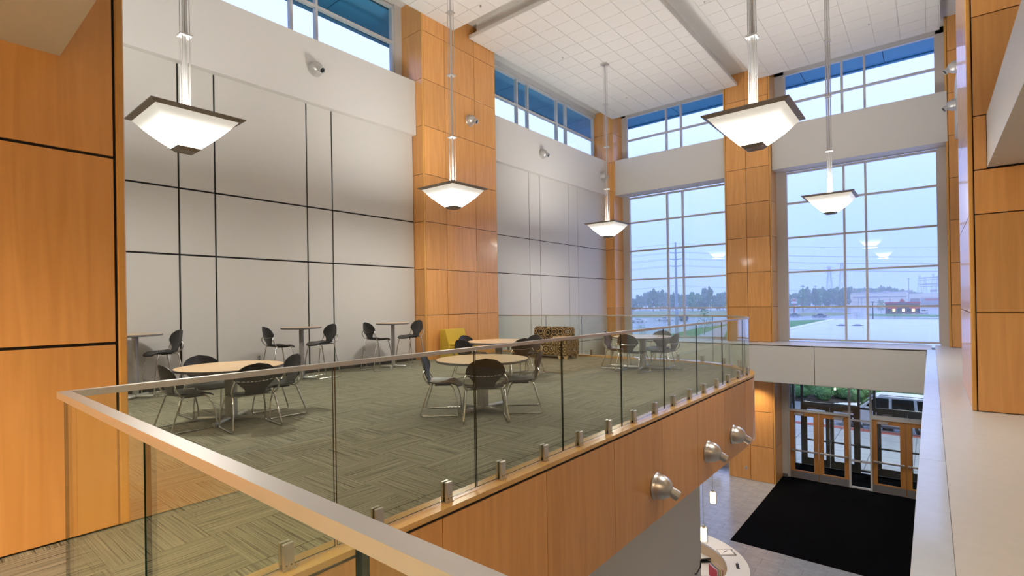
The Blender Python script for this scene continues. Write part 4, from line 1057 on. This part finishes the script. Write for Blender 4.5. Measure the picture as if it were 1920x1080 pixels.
# planting bed and hedge
tag(piece('planting_bed', -14, 6, 38.6, 46.5, ZS-.1, ZS+.12, 'mulch'), 'dark mulch bed under the hedge outside', 'bed', kind='structure')
def shrub_mesh(seed, r, h, nleaf=420, m1='leaf', m2='leaf_light'):
    rd = random.Random(seed); b = MB()
    for k in range(7): b.blob((rd.uniform(-.4, .4)*r, rd.uniform(-.4, .4)*r, h*(.35+.25*rd.random())), r*rd.uniform(.45, .62), seed*10+k, 2, .10, m1, (1, 1, h/r*.75))
    for k in range(nleaf):
        a = rd.uniform(0, 2*pi); e_ = rd.uniform(-.2, 1); q = math.sqrt(max(0, 1-e_*e_*.9)); rr = rd.uniform(.85, 1.08)
        c_ = Vector((cos(a)*q*r*rr, sin(a)*q*r*rr, h*.45+e_*h*.52*rr)); s_ = rd.uniform(.03, .06)*(1+r*.3)
        u_ = Vector((rd.uniform(-1, 1), rd.uniform(-1, 1), rd.uniform(-1, 1))).normalized(); v_ = u_.orthogonal().normalized()
        b.add([c_-u_*s_, c_-v_*s_*.6, c_+u_*s_, c_+v_*s_*.6], [(0, 1, 2, 3)], m2 if rd.random() < .5 else m1)
    return b.mesh('foliage')
SHM = [shrub_mesh(11, .75, 1.0), shrub_mesh(12, .8, .9), shrub_mesh(13, .7, 1.1)]
def shrub(p, me, sc, label, group, rz=0.):
    t = thing('shrub', label, 'shrub', p, rz, group); o = link('foliage', me, (0, 0, 0), t); o.scale = (sc, sc, sc)
    b = MB(); b.tube([(0, 0, -.05), (0, 0, .35*sc)], .03*sc, 6); link('stem', b.mesh('stem', 'bark'), (0, 0, 0), t)
k = 0
for row, (y0, n_) in enumerate(((39.3, 12), (40.6, 11), (42.0, 12), (45.2, 11))):
    for q in range(n_):
        x = -13+q*1.5+(.7 if row % 2 else 0)+random.uniform(-.2, .2)
        if abs(x+5) < 1.2 and row >= 2: continue
        shrub((x, y0+random.uniform(-.2, .2), ZS+.12), SHM[k % 3], random.uniform(.8, 1.05), 'bushy green shrub in the hedge outside the entrance', 'hedge shrubs outside the entrance', random.uniform(0, 6)); k += 1

# ---- vehicles
def wheel(r, wd):
    b = MB(); Mx = Matrix.Rotation(pi/2, 4, 'X')
    b.lathe([(r*.66, -wd/2), (r*.95, -wd/2), (r, -wd*.35), (r, wd*.35), (r*.95, wd/2), (r*.66, wd/2)], 28, None, Mx, False, False); ty = b.mesh('tyre', 'tyre', .6)
    b = MB(); b.lathe([(r*.67, -wd*.42), (r*.62, -wd*.46), (r*.60, -wd*.30), (r*.60, wd*.3)], 28, 'rim', Mx, False, False); b.lathe([(r*.6, wd*.12), (r*.6, wd*.1)], 20, 'tyre', Mx)
    for k in range(5):
        a = k*2*pi/5; d = Vector((cos(a), 0, sin(a))); e_ = Vector((-sin(a), 0, cos(a)))
        for s_ in (-.09, .09): b.tube([e_*r*s_*.4+Vector((0, -wd*.36, 0)), d*r*.62+e_*r*s_+Vector((0, -wd*.40, 0))], r*.055, 6, 'rim')
    b.lathe([(r*.14, -wd*.42), (r*.14, -wd*.2)], 14, 'rim', Mx); return ty, b.mesh('rim', None, .6)
def car(name, label, loc, rz, L, H, W, belt, mt, suv=True):
    t = thing(name, label, 'car', loc, rz); hw = W/2; wr = .37 if suv else .32; xf, xr = -L*.29, L*.295
    def archpts(xc, ra): return [(xc+ra*cos(a), .28+ra*sin(a)*1.08) for a in [pi*k/10 for k in range(11)]]
    top = [(-L*.49, .45), (-L*.5, .68), (-L*.485, belt*.80), (-L*.44, belt*.90), (-L*.24, belt*.985), (L*.47, belt), (L*.495, belt*.75), (L*.49, .42)]
    bot = [(L*.45, .28)]+archpts(xr, wr*1.16)+[(xr-wr*1.2, .28), (xf+wr*1.2, .28)]+archpts(xf, wr*1.16)+[(-L*.46, .28)]
    Mx = Matrix(((1, 0, 0, 0), (0, 0, 1, 0), (0, 1, 0, 0), (0, 0, 0, 1)))
    b = MB(); b.prism(top+bot, -hw, hw, None, Mx); b.v = [(p[0], p[1]*(1-.05*max(0, (p[2]-.8))/.4)*(1-.06*max(0, abs(p[0])/L-.40)/.1), p[2]) for p in b.v]
    o = link('body', b.mesh('body', mt, .5), (0, 0, 0), t); md = o.modifiers.new('round', 'BEVEL'); md.width = .05; md.segments = 2; md.limit_method = 'ANGLE'; md.angle_limit = .9
    if suv: cp = [(-L*.245, belt-.02), (-L*.095, H-.05), (-L*.04, H), (L*.40, H-.02), (L*.45, H-.12), (L*.475, belt-.02)]
    else: cp = [(-L*.20, belt-.02), (-L*.06, H-.03), (0, H), (L*.17, H-.01), (L*.22, H-.06), (L*.36, belt-.02)]
    tum = lambda z: hw*.965-.20*max(0, z-belt)/(H-belt)*(.75 if suv else 1)
    b = MB(); n_ = len(cp); V = [(x, -tum(z), z) for x, z in cp]+[(x, tum(z), z) for x, z in cp]
    b.add(V, [tuple(range(n_)), tuple(range(2*n_-1, n_-1, -1))]+[(i, (i+1) % n_, n_+(i+1) % n_, n_+i) for i in range(n_)])
    o = link('cabin', b.mesh('cabin', mt, .5), (0, 0, 0), t); md = o.modifiers.new('round', 'BEVEL'); md.width = .04; md.segments = 2; md.limit_method = 'ANGLE'; md.angle_limit = .5
    z0, z1 = belt+.05, H-.12
    if suv: wins = [[(-L*.185, z0), (-L*.10, z1), (L*.02, z1+.02), (L*.02, z0)], [(L*.045, z0), (L*.045, z1+.02), (L*.215, z1+.02), (L*.225, z0)], [(L*.25, z0), (L*.24, z1+.02), (L*.385, z1), (L*.425, z0)]]
    else: wins = [[(-L*.15, z0), (-L*.04, z1), (L*.07, z1+.01), (L*.07, z0)], [(L*.09, z0), (L*.09, z1+.01), (L*.18, z1-.02), (L*.29, z0)]]
    for s_ in (-1, 1):
        for w_ in wins:
            b = MB(); V = [(x, s_*(tum(z)+.012), z) for x, z in w_]+[(x, s_*(tum(z)-.01), z) for x, z in w_]; n_ = len(w_)
            b.add(V, [tuple(range(n_)), tuple(range(2*n_-1, n_-1, -1))]+[(i, (i+1) % n_, n_+(i+1) % n_, n_+i) for i in range(n_)]); link('side_window', b.mesh('side_window', 'car_glass'), (0, 0, 0), t)
        if suv:
            b = MB(); b.tube([(-L*.06, s_*(hw-.23), H+.0), (-L*.04, s_*(hw-.22), H+.05), (L*.36, s_*(hw-.22), H+.04), (L*.39, s_*(hw-.23), H-.02)], .018, 6); link('roof_rail', b.mesh('roof_rail', 'edge_grey', .8), (0, 0, 0), t)
        b = MB(); b.bbox(-L*.175, -L*.14, s_*(hw+.02)-.09, s_*(hw+.02)+.09, belt+.0, belt+.15, .03); link('mirror', b.mesh('mirror', mt), (0, 0, 0), t)
        b = MB(); b.bbox(-L*.492, -L*.43, s_*hw*.72-.16, s_*hw*.72+.16, belt*.70, belt*.86, .02); link('headlight', b.mesh('headlight', 'sign_white'), (0, 0, 0), t)
        b = MB(); b.bbox(L*.465, L*.493, s_*hw*.84-.09, s_*hw*.84+.09, belt*.70, belt*.98, .01); link('tail_light', b.mesh('tail_light', 'tail_red'), (0, 0, 0), t)
        b = MB(); b.bbox(xf+wr*1.25, xr-wr*1.25, s_*hw-.03, s_*hw+.02, .26, .38, .02); link('sill', b.mesh('sill', 'edge_grey'), (0, 0, 0), t)
        for xx in (L*.0, L*.205):
            b = MB(); b.bbox(xx-.09, xx+.09, s_*(hw)-.03, s_*(hw)+.025, belt-.16, belt-.125, .008); link('door_handle', b.mesh('door_handle', mt), (0, 0, 0), t)
    b = MB(); b.add([(-L*.232, -tum(belt)*.9, belt+.035), (-L*.232, tum(belt)*.9, belt+.035), (-L*.108 if suv else -L*.075, tum(H)*.9, H-.08), (-L*.108 if suv else -L*.075, -tum(H)*.9, H-.08)], [(0, 1, 2, 3)]); link('windscreen', b.mesh('windscreen', 'car_glass'), (-.02, 0, .02), t)
    ty, rm = wheel(wr, .24)
    for x in (xf, xr):
        for s_ in (-1, 1):
            a = link('tyre', ty, (x, s_*(hw-.13), wr), t); r_ = link('rim', rm, (0, 0, 0), a)
            if s_ > 0: a.rotation_euler = (0, 0, pi)
    return t
car('white_suv', 'white sport utility car parked at the kerb outside the entrance doors', (-1.82, 32.75, ZS), 0, 5.05, 1.83, 1.95, 1.12, 'car_white')
def carpx(name, label, u, v, rz, mt, suv=False):
    p = pix(u, v, 2, ZS); return car(name, label, (p.x, p.y, ZS), rz, 5.0 if suv else 4.8, 1.75 if suv else 1.45, 1.85, 1.05 if suv else .92, mt, suv)
carpx('sedan', 'grey sedan driving on the street beyond the canopy roof', 1537, 595, 0, 'car_grey')
carpx('parked_suv', 'white car parked right of the red-awning restaurant', 1733, 588, R_(80), 'car_white', True)
carpx('sedan', 'white car on the wet street at the left window edge', 1196, 604.5, R_(25), 'car_white')
carpx('sedan', 'pale car crossing the wet street left of the steel pole', 1244, 601.5, R_(20), 'car_white')
carpx('sedan', 'dark car right of the steel pole on the wet street', 1279, 601, R_(70), 'car_grey', True)
carpx('sedan', 'dark car at the left edge of the entrance window', 1488, 594, R_(10), 'car_grey')

# ---- trees
def tree_mesh(seed, m1='leaf_far'):
    rd = random.Random(seed); b = MB()          # unit crown: radius 1, height 2 (z 0..2)
    for k in range(46):
        a = rd.uniform(0, 2*pi); z = rd.uniform(.12, 1.85); q = math.sqrt(max(.05, 1-((z-.85)/1.08)**2))*rd.uniform(.35, .85)
        b.blob((cos(a)*q, sin(a)*q, z), rd.uniform(.16, .34), seed*100+k, 2 if k < 12 else 1, .2, m1)
    return b.mesh('crown')
TM = [tree_mesh(21), tree_mesh(22), tree_mesh(23), tree_mesh(24, 'leaf')]
TRK = MB(); TRK.tube([(0, 0, 0), (.02, 0, .5), (0, 0, 1)], [.06, .05, .035], 7); TRK = TRK.mesh('trunk', 'bark', .8)
def tree(u, vb, vt, wpx, k, label, group, zb=ZS):
    p = pix(u, vb, 2, zb); d = fw.x*p.x+fw.y*p.y; h = (vb-vt)*d/F_PX; r = wpx*.5*d/F_PX
    t = thing('tree', label, 'tree', (p.x, p.y, zb), random.uniform(0, 6), group)
    o = link('crown', TM[k % 4], (0, 0, h*.14), t); o.scale = (r, r, h*.86/2*1.02)
    o = link('trunk', TRK, (0, 0, 0), t); o.scale = (r*1.4, r*1.4, h*.6)
    return t
lt = [(1188, 561, 18), (1200, 553, 20), (1212, 549, 22), (1225, 543, 24), (1238, 544, 22), (1250, 549, 20), (1262, 550, 18), (1276, 551, 20), (1290, 553, 20), (1299, 549, 18, 3), (1309, 551, 18, 3), (1322, 541, 17), (1332, 539, 15), (1345, 550, 18), (1356, 549, 18), (1368, 551, 20), (1182, 566, 16), (1244, 560, 16), (1316, 560, 20), (1350, 562, 22)]
for k, q in enumerate(lt): tree(q[0], 584-(k % 3)*2.0, q[1], q[2], q[3] if len(q) > 3 else k % 3, 'hazy leafy tree in the row beyond the street at left', 'trees seen through the tall left window')
for k in range(15): tree(1478+k*8.3+random.uniform(-2, 2), 579.5-(k % 3)*1.6, (552 if k < 3 else 541)+random.uniform(-2, 3), 17, k, 'hazy tree in the dense wood left of the cream warehouse', 'trees of the wood left of the warehouse')
for k in range(19): tree(1590+k*7.6+random.uniform(-2, 2), 574.6-(k % 3)*1.2, (541.5 if k < 8 else 537 if k < 11 else 541+(k-11)*1.2)+random.uniform(-1.5, 1.5), 16, k, 'hazy tree in the line behind the cream warehouse', 'trees behind the warehouse')
def sapling(u, vb, vt, wpx, label, dense=1.):
    p = pix(u, vb, 2, ZS); d = fw.x*p.x+fw.y*p.y; h = (vb-vt)*d/F_PX; r = wpx*.5*d/F_PX; rd = random.Random(int(u))
    t = thing('young_tree', label, 'tree', (p.x, p.y, ZS)); b = MB()
    b.tube([(0, 0, -.1), (.02*h, 0, h*.5), (0, 0, h*.9)], [.05*h/5+.02, .03*h/5+.015, .01], 6)
    for k in range(9):
        a = rd.uniform(0, 6.28); z = h*rd.uniform(.3, .8); b.tube([(0, 0, z), (cos(a)*r*.8, sin(a)*r*.8, z+h*.15)], [.015, .006], 5)
    link('trunk', b.mesh('trunk', 'bark', .8), (0, 0, 0), t); b = MB()
    for k in range(int(330*dense)):
        a = rd.uniform(0, 6.28); z = rd.uniform(.22, 1.); q = r*math.sqrt(rd.random())*(1.15-abs(z-.55)*1.3); c_ = Vector((cos(a)*q, sin(a)*q, z*h)); s_ = h*rd.uniform(.018, .035)
        u_ = Vector((rd.uniform(-1, 1), rd.uniform(-1, 1), rd.uniform(-1, 1))).normalized(); v_ = u_.orthogonal().normalized()
        b.add([c_-u_*s_, c_-v_*s_*.6, c_+u_*s_, c_+v_*s_*.6], [(0, 1, 2, 3)], 'leaf_light' if rd.random() < .6 else 'leaf')
    link('foliage', b.mesh('foliage'), (0, 0, 0), t)
sapling(1321, 628, 580, 22, 'slender young tree beside the walkway outside the left window', .6)
sapling(1203, 634, 609, 22, 'leafy young tree low at the left window edge'); sapling(1252, 636, 616, 14, 'small young tree left of the steel pole foot', .7)
sapling(1607, 600, 585, 16, 'small shrub-like tree left of the second mullion outside'); sapling(1677, 601, 581, 30, 'broad young tree in front of the red-awning restaurant', 1.3)
sapling(1652, 588, 563, 14, 'dark rounded tree left of the red-awning restaurant', 1.5)
# ---- steel transmission pole with wires
pp = pix(1269.5, 640, 2, ZS); dpt = fw.x*pp.x+fw.y*pp.y; zz = lambda v: ZC+(565.5-v)*dpt/F_PX
PO = thing('transmission_pole', 'tall grey steel power pole with cross arms outside the left window', 'power pole', (pp.x, pp.y, ZS))
b = MB(); b.tube([(0, 0, -.3), (0, 0, zz(454)-ZS)], [.34, .14], 14); link('shaft', b.mesh('shaft', 'galv', .8), (0, 0, 0), PO)
wires = []
for v in (473.5, 485.5, 498.5):
    z = zz(v)-ZS
    for s_ in (-1, 1):
        b = MB(); b.tube([(0, 0, z-.1), (RT.x*s_*.9, RT.y*s_*.9, z+.02), (RT.x*s_*1.05, RT.y*s_*1.05, z+.12)], [.08, .05, .04], 8); link('cross_arm', b.mesh('cross_arm', 'galv', .8), (0, 0, 0), PO)
        wires.append((pp.x+RT.x*s_*1.05, pp.y+RT.y*s_*1.05, zz(v)+.1))
wires += [(pp.x, pp.y, zz(456)), (pp.x, pp.y, zz(535)), (pp.x, pp.y, zz(553))]
for k, q in enumerate(wires):
    dirv = Vector((.87, .49, 0)) ; pts = []
    for j in range(-14, 15):
        s_ = j*9.; pts.append(Vector(q)+dirv*s_+Vector((0, 0, -.0007*abs(s_)*(115-abs(s_)) if abs(s_) < 115 else 0)))
    b = MB(); b.tube(pts, .016, 5)
    tag(link('power_line', b.mesh('power_line', 'wire')), ['overhead line from the left end of the top cross arm', 'overhead line from the right end of the top cross arm', 'overhead line from the left end of the middle cross arm', 'overhead line from the right end of the middle cross arm', 'overhead line from the left end of the lowest cross arm', 'overhead line from the right end of the lowest cross arm', 'overhead line at the very top of the steel pole', 'overhead line low on the steel pole above the trees', 'lowest overhead line crossing in front of the trees'][k], 'power line')
# lattice pylons
def pylon(u, vb, vt, label, arms=3, into=None):
    p = pix(u, vb, 2, ZS); d = fw.x*p.x+fw.y*p.y; h = (vb-vt)*d/F_PX
    t = into or thing('lattice_pylon', label, 'pylon', (p.x, p.y, ZS), .4); off = Vector((0, 0, 0)) if not into else Vector((p.x, p.y, ZS))-into.location
    b = MB(); w0, w1 = h*.09, h*.018; n_ = 7
    for sx, sy in ((-1, -1), (1, -1), (1, 1), (-1, 1)): b.tube([(sx*w0, sy*w0, -.5), (sx*w1, sy*w1, h)], .16, 5)
    for k in range(n_):
        za, zb = h*k/n_, h*(k+1)/n_; wa = w0+(w1-w0)*k/n_; wb = w0+(w1-w0)*(k+1)/n_; c4 = ((-1, -1), (1, -1), (1, 1), (-1, 1))
        for q in range(4):
            a, c_ = c4[q], c4[(q+1) % 4]
            b.tube([(a[0]*wa, a[1]*wa, za), (c_[0]*wb, c_[1]*wb, zb)], .09, 4); b.tube([(c_[0]*wa, c_[1]*wa, za), (a[0]*wb, a[1]*wb, zb)], .09, 4)
    link('lattice_tower', b.mesh('lattice_tower', 'galv'), off, t)
    for k in range(arms):
        z = h*(.97-.13*k); b = MB(); b.tube([(-h*.11, 0, z), (h*.11, 0, z)], .14, 4); b.tube([(-h*.11, 0, z), (0, 0, z+h*.04), (h*.11, 0, z)], .1, 4); link('cross_arm', b.mesh('cross_arm', 'galv'), (0, 0, 0), t)
pylon(1556, 575, 500, 'lattice pylon rising from the wood, left of the pair'); pylon(1580, 575, 493, 'lattice pylon rising from the wood beside the first mullion')
p1, p2 = pix(1724, 572, 2, ZS), pix(1762, 572, 2, ZS); d1 = fw.x*p1.x+fw.y*p1.y
SB = thing('substation_gantry', 'hazy lattice gantry of a substation near the right window jamb', 'substation', (p1.x, p1.y, ZS))
for u, vt in ((1725, 516), (1735, 519), (1751, 513), (1760, 516)): pylon(u, 572, vt, '', 0, SB)
for v in (527, 539):
    z = ZC+(564-v)*d1/F_PX-ZS
    for dz, r_ in ((0, .5), (-2, .3)):
        b = MB(); b.tube([(0, 0, z+dz), (p2.x-p1.x, p2.y-p1.y, z+dz)], r_, 4); link('gantry_beam', b.mesh('gantry_beam', 'galv'), (0, 0, 0), SB)
# utility poles and lamp posts
def post(u, vb, vt, label, name='utility_pole', arm=True, r=.16, mt='bark'):
    p = pix(u, vb, 2, ZS); d = fw.x*p.x+fw.y*p.y; h = (vb-vt)*d/F_PX; t = thing(name, label, 'pole', (p.x, p.y, ZS))
    b = MB(); b.tube([(0, 0, -.2), (0, 0, h)], [r, r*.7], 8); link('shaft', b.mesh('shaft', mt, .8), (0, 0, 0), t)
    if arm: piece('cross_arm', -1.1, 1.1, -.08, .08, h*.93, h*.95, mt, t)
    else: piece('lamp_head', -.5, .5, -.25, .25, h-.12, h+.08, 'edge_grey', t)
post(1506, 584, 534, 'wooden utility pole at the left end of the wood'); post(1529.5, 581, 535, 'wooden utility pole in front of the wood'); post(1559, 586, 558, 'lamp post in the parking lot left of the mullion', 'lamp_post', False, .12, 'wire')
post(1637, 600, 566, 'dark lamp post beside the second mullion', 'lamp_post', False, .14, 'black_metal'); post(1616, 583, 560, 'thin lamp post in front of the warehouse', 'lamp_post', False, .1, 'wire'); post(1704.5, 582, 522, 'tall thin mast behind the restaurant', 'radio_mast', False, .25, 'galv')
# road sign, restaurant sign
p = pix(1489, 586, 2, ZS); d = fw.x*p.x+fw.y*p.y; k_ = d/F_PX
SG = thing('roadside_sign', 'red and white oval sign on a post by the parking lot', 'sign', (p.x, p.y, ZS), .35)
piece('post', -.3, .3, -.3, .3, 0, 17*k_, 'sign_red', SG)
for z0, z1, hwx, mt in ((20.5*k_, 26.*k_, 5.4*k_, 'sign_white'), (17*k_, 20*k_, 4.8*k_, 'sign_white')):
    b = MB(); b.prism([(cos(a)*hwx, (z0+z1)/2+sin(a)*(z1-z0)/2) for a in [2*pi*q/28 for q in range(28)]] if z0 > 19*k_ else [(-hwx, z0), (hwx, z0), (hwx, z1), (-hwx, z1)], -.3, .3, None, Matrix(((1, 0, 0, 0), (0, 0, 1, 0), (0, 1, 0, 0), (0, 0, 0, 1)))); link('sign_face', b.mesh('sign_face', mt), (0, 0, 0), SG)
b = MB(); b.prism([(cos(a)*4.3*k_, 23.2*k_+sin(a)*1.7*k_) for a in [2*pi*q/28 for q in range(28)]], -.36, .36, None, Matrix(((1, 0, 0, 0), (0, 0, 1, 0), (0, 1, 0, 0), (0, 0, 0, 1)))); link('sign_emblem', b.mesh('sign_emblem', 'sign_red'), (0, 0, 0), SG)
# warehouse
p1, p2 = pix(1590, 577, 2, ZS), pix(1790, 577.5, 2, ZS)
yW = 470.; s_ = yW/p1.y; x1, x2 = pix(1590, 560, 1, yW).x, pix(1800, 560, 1, yW).x; zt = pix(1640, 549.5, 1, yW).z
WH = thing('warehouse', 'long cream warehouse with flat roof behind the restaurant', 'building', ((x1+x2)/2, yW, ZS)); hw_ = (x2-x1)/2
piece('wall', -hw_, hw_*.1, 0, 60, 0, zt-ZS, 'warehouse', WH); piece('wall', hw_*.1, hw_, -3, 60, 0, zt-ZS-1.0, 'warehouse', WH)
piece('roof_edge', -hw_-.3, hw_*.1, -.4, 60, zt-ZS, zt-ZS+.6, 'sign_white', WH); piece('wall_band', -hw_*.9, hw_*.1, -.25, 0, (zt-ZS)*.70, (zt-ZS)*.76, 'warehouse_trim', WH)
for k in range(4): piece('roof_unit', -hw_*.75+k*hw_*.42, -hw_*.75+k*hw_*.42+4, 2, 6, zt-ZS+.0, zt-ZS+1.6, 'warehouse_trim', WH)
for k in range(5): piece('downpipe', -hw_*.8+k*hw_*.2, -hw_*.8+k*hw_*.2+.3, -.2, 0, 0, (zt-ZS)*.7, 'warehouse_trim', WH)
piece('store_entrance', hw_*.35, hw_*.75, -6, -3, 0, (zt-ZS)*.62, 'warehouse_trim', WH); piece('store_sign', hw_*.42, hw_*.66, -6.3, -6, (zt-ZS)*.45, (zt-ZS)*.56, 'sign_red', WH)
# restaurant
yR = 285.; xa, xb = pix(1660, 575, 1, yR).x, pix(1724, 575, 1, yR).x; zr_ = pix(1690, 569, 1, yR).z-ZS; RS = thing('restaurant', 'low restaurant with red awnings, brown gable and lit windows', 'building', ((xa+xb)/2, yR, ZS)); hr = (xb-xa)/2
piece('wall', -hr, hr, 0, 14, 0, zr_, 'brick_brown', RS); piece('parapet_band', -hr-.2, hr+.2, -.25, 14, zr_, zr_+.55, 'awning_red', RS)
Mx = Matrix(((1, 0, 0, 0), (0, 0, 1, 0), (0, 1, 0, 0), (0, 0, 0, 1)))
zg = pix(1690, 560.5, 1, yR).z-ZS; b = MB(); b.prism([(-hr*.30, zr_-.3), (hr*.30, zr_-.3), (hr*.02, zg)], -1.2, 4, None, Mx); link('gable', b.mesh('gable', 'roof_shingle'), (0, 0, 0), RS)
b = MB(); b.prism([(cos(a)*.7, zr_+1.2+sin(a)*.8) for a in [2*pi*q/16 for q in range(16)]], -1.35, -1.2, None, Mx); link('gable_emblem', b.mesh('gable_emblem', 'sign_red'), (0, 0, 0), RS)
b = MB(); b.prism([(hr*.42, zr_), (hr*1.02, zr_), (hr*.98, zr_+2.2), (hr*.5, zr_+2.2)], 1, 12, None, Mx); link('roof_block', b.mesh('roof_block', 'warehouse_trim'), (0, 0, 0), RS)
for a, c_ in ((-.85, -.28), (.42, .98)):
    b = MB(); b.add([(hr*a, -.05, zr_*.66), (hr*c_, -.05, zr_*.66), (hr*c_, -1.5, zr_*.48), (hr*a, -1.5, zr_*.48), (hr*a, -.05, zr_*.48), (hr*c_, -.05, zr_*.48)], [(0, 1, 2, 3), (0, 3, 4), (1, 5, 2), (0, 4, 5, 1), (3, 2, 5, 4)]); link('awning', b.mesh('awning', 'awning_red'), (0, 0, 0), RS)
for k in range(7):
    x = hr*(-.86+k*.285); piece('window', x, x+hr*.17, -.1, 0, .8, zr_*.46, 'warm_window' if k in (1, 3, 5) else 'car_glass', RS)
# traffic lights, hanging signs at left
def signal(u, v, label, lit):
    p = pix(u, 583, 2, ZS)*.62; p.z = 0; d = fw.x*p.x+fw.y*p.y; z = ZC+(565-v)*d/F_PX; t = thing('traffic_signal', label, 'traffic light', (p.x, p.y, z))
    piece('housing', -.2, .2, -.15, .15, -.55, .55, 'traffic_yellow', t)
    for q in range(3):
        b = MB(); b.lathe([(.13, 0), (.13, .05)], 12, None, Matrix.Translation((0, -.15, .36-q*.36)) @ Matrix.Rotation(pi/2, 4, 'X')); link('lens', b.mesh('lens', 'green_signal' if lit and q == 2 else 'lens_black'), (0, 0, 0), t)
    b = MB(); b.tube([(0, 0, .55), (0, 0, 1.1)], .03, 5); link('hanger', b.mesh('hanger', 'wire'), (0, 0, 0), t)
for u, lit, lb in ((1233.5, 0, 'yellow traffic signal, leftmost, over the street'), (1241, 0, 'yellow traffic signal second from left over the street'), (1244, 0, 'yellow traffic signal third from left over the street'), (1248.5, 0, 'yellow traffic signal nearest the window mullion'), (1334, 1, 'traffic signal showing green left of the wood column'), (1361, 1, 'traffic signal showing green at the wood column edge')): signal(u, 574.5, lb, lit)
p1 = pix(1150, 583, 2, ZS)*.62; p2 = pix(1400, 583, 2, ZS)*.62
b = MB(); b.tube([Vector((p1.x, p1.y, ZC-.2)), Vector(((p1.x+p2.x)/2, (p1.y+p2.y)/2, ZC-.75)), Vector((p2.x, p2.y, ZC-.2))], .03, 5); tag(link('span_wire', b.mesh('span_wire', 'wire')), 'thin span wire carrying the traffic signals', 'wire')
for q, lb in ((p1, 'steel pole holding the signal wire beyond the left window edge'), (p2, 'steel pole holding the signal wire behind the wood column')):
    t = thing('signal_pole', lb, 'pole', (q.x, q.y, ZS)); b = MB(); b.tube([(0, 0, -.2), (0, 0, ZC-ZS+.3)], [.16, .1], 8); link('shaft', b.mesh('shaft', 'galv', .8), (0, 0, 0), t)
# roof overhang of the main building seen through the clerestories
def eave(name, x0, x1, y0, y1, label, along):
    t = struct(name, x0, x1, y0, y1, 9.86, 10.1, 'eave_seam', label, 'eave')
    n_ = int(((x1-x0) if along == 'x' else (y1-y0))/2.45)+1
    for k in range(n_):
        if along == 'x': a = x0+k*2.45; piece('soffit_panel', a+.012, min(a+2.438, x1), y0+.01, y1-.16, 9.84, 9.86, 'eave_dusk_tint', t)
        else: a = y0+k*2.45; piece('soffit_panel', x0+.16, x1-.01, a+.012, min(a+2.438, y1), 9.84, 9.86, 'eave_dusk_tint', t)
    if along == 'x': piece('gutter_edge', x0, x1, y1-.15, y1, 9.80, 10.1, 'eave_dusk_tint', t)
    else: piece('gutter_edge', x0, x0+.15, y0, y1, 9.80, 10.1, 'eave_dusk_tint', t)
eave('roof_eave_far', -13.4, 4, 21.0, 22.55, 'roof overhang soffit above the far clerestories, dusk light painted into its blue', 'x')
eave('roof_eave_left', -13.35, -11.7, -2, 21.0, 'roof overhang soffit above the left clerestories, dusk light painted into its blue', 'y')
# faint mirrored lettering on the outer transom
cu = bpy.data.curves.new('transom_lettering', 'FONT'); cu.body = 'WBap'; cu.size = .19; cu.extrude = .001; cu.materials.append(MATS['edge_grey'])
tx = bpy.data.objects.new('transom_lettering', cu); C.objects.link(tx)
p = pix(1538, 745, 1, YO-.006); tx.location = (p.x, p.y, p.z); tx.rotation_euler = (pi/2, 0, 0)
dg = bpy.context.evaluated_depsgraph_get(); me = bpy.data.meshes.new_from_object(tx.evaluated_get(dg)); bpy.data.objects.remove(tx)
o = link('lettering', me, (p.x, p.y, p.z), DO); o.rotation_euler = (pi/2, 0, 0)
# haze
mh = bpy.data.materials.new('rain_haze'); mh.use_nodes = True; nh = mh.node_tree; nh.nodes.clear(); MATS['rain_haze'] = mh
oh = nh.nodes.new('ShaderNodeOutputMaterial'); vh = nh.nodes.new('ShaderNodeVolumeScatter'); vh.inputs['Color'].default_value = (.86, .95, 1, 1); vh.inputs['Density'].default_value = .0012
nh.links.new(vh.outputs[0], oh.inputs['Volume'])
b = MB(); b.box(-900, 480, 50, 1100, ZS+.2, 70); o = tag(link('haze', b.mesh('haze', 'rain_haze')), 'bluish rain haze over the distant street and trees', 'haze', kind='structure')
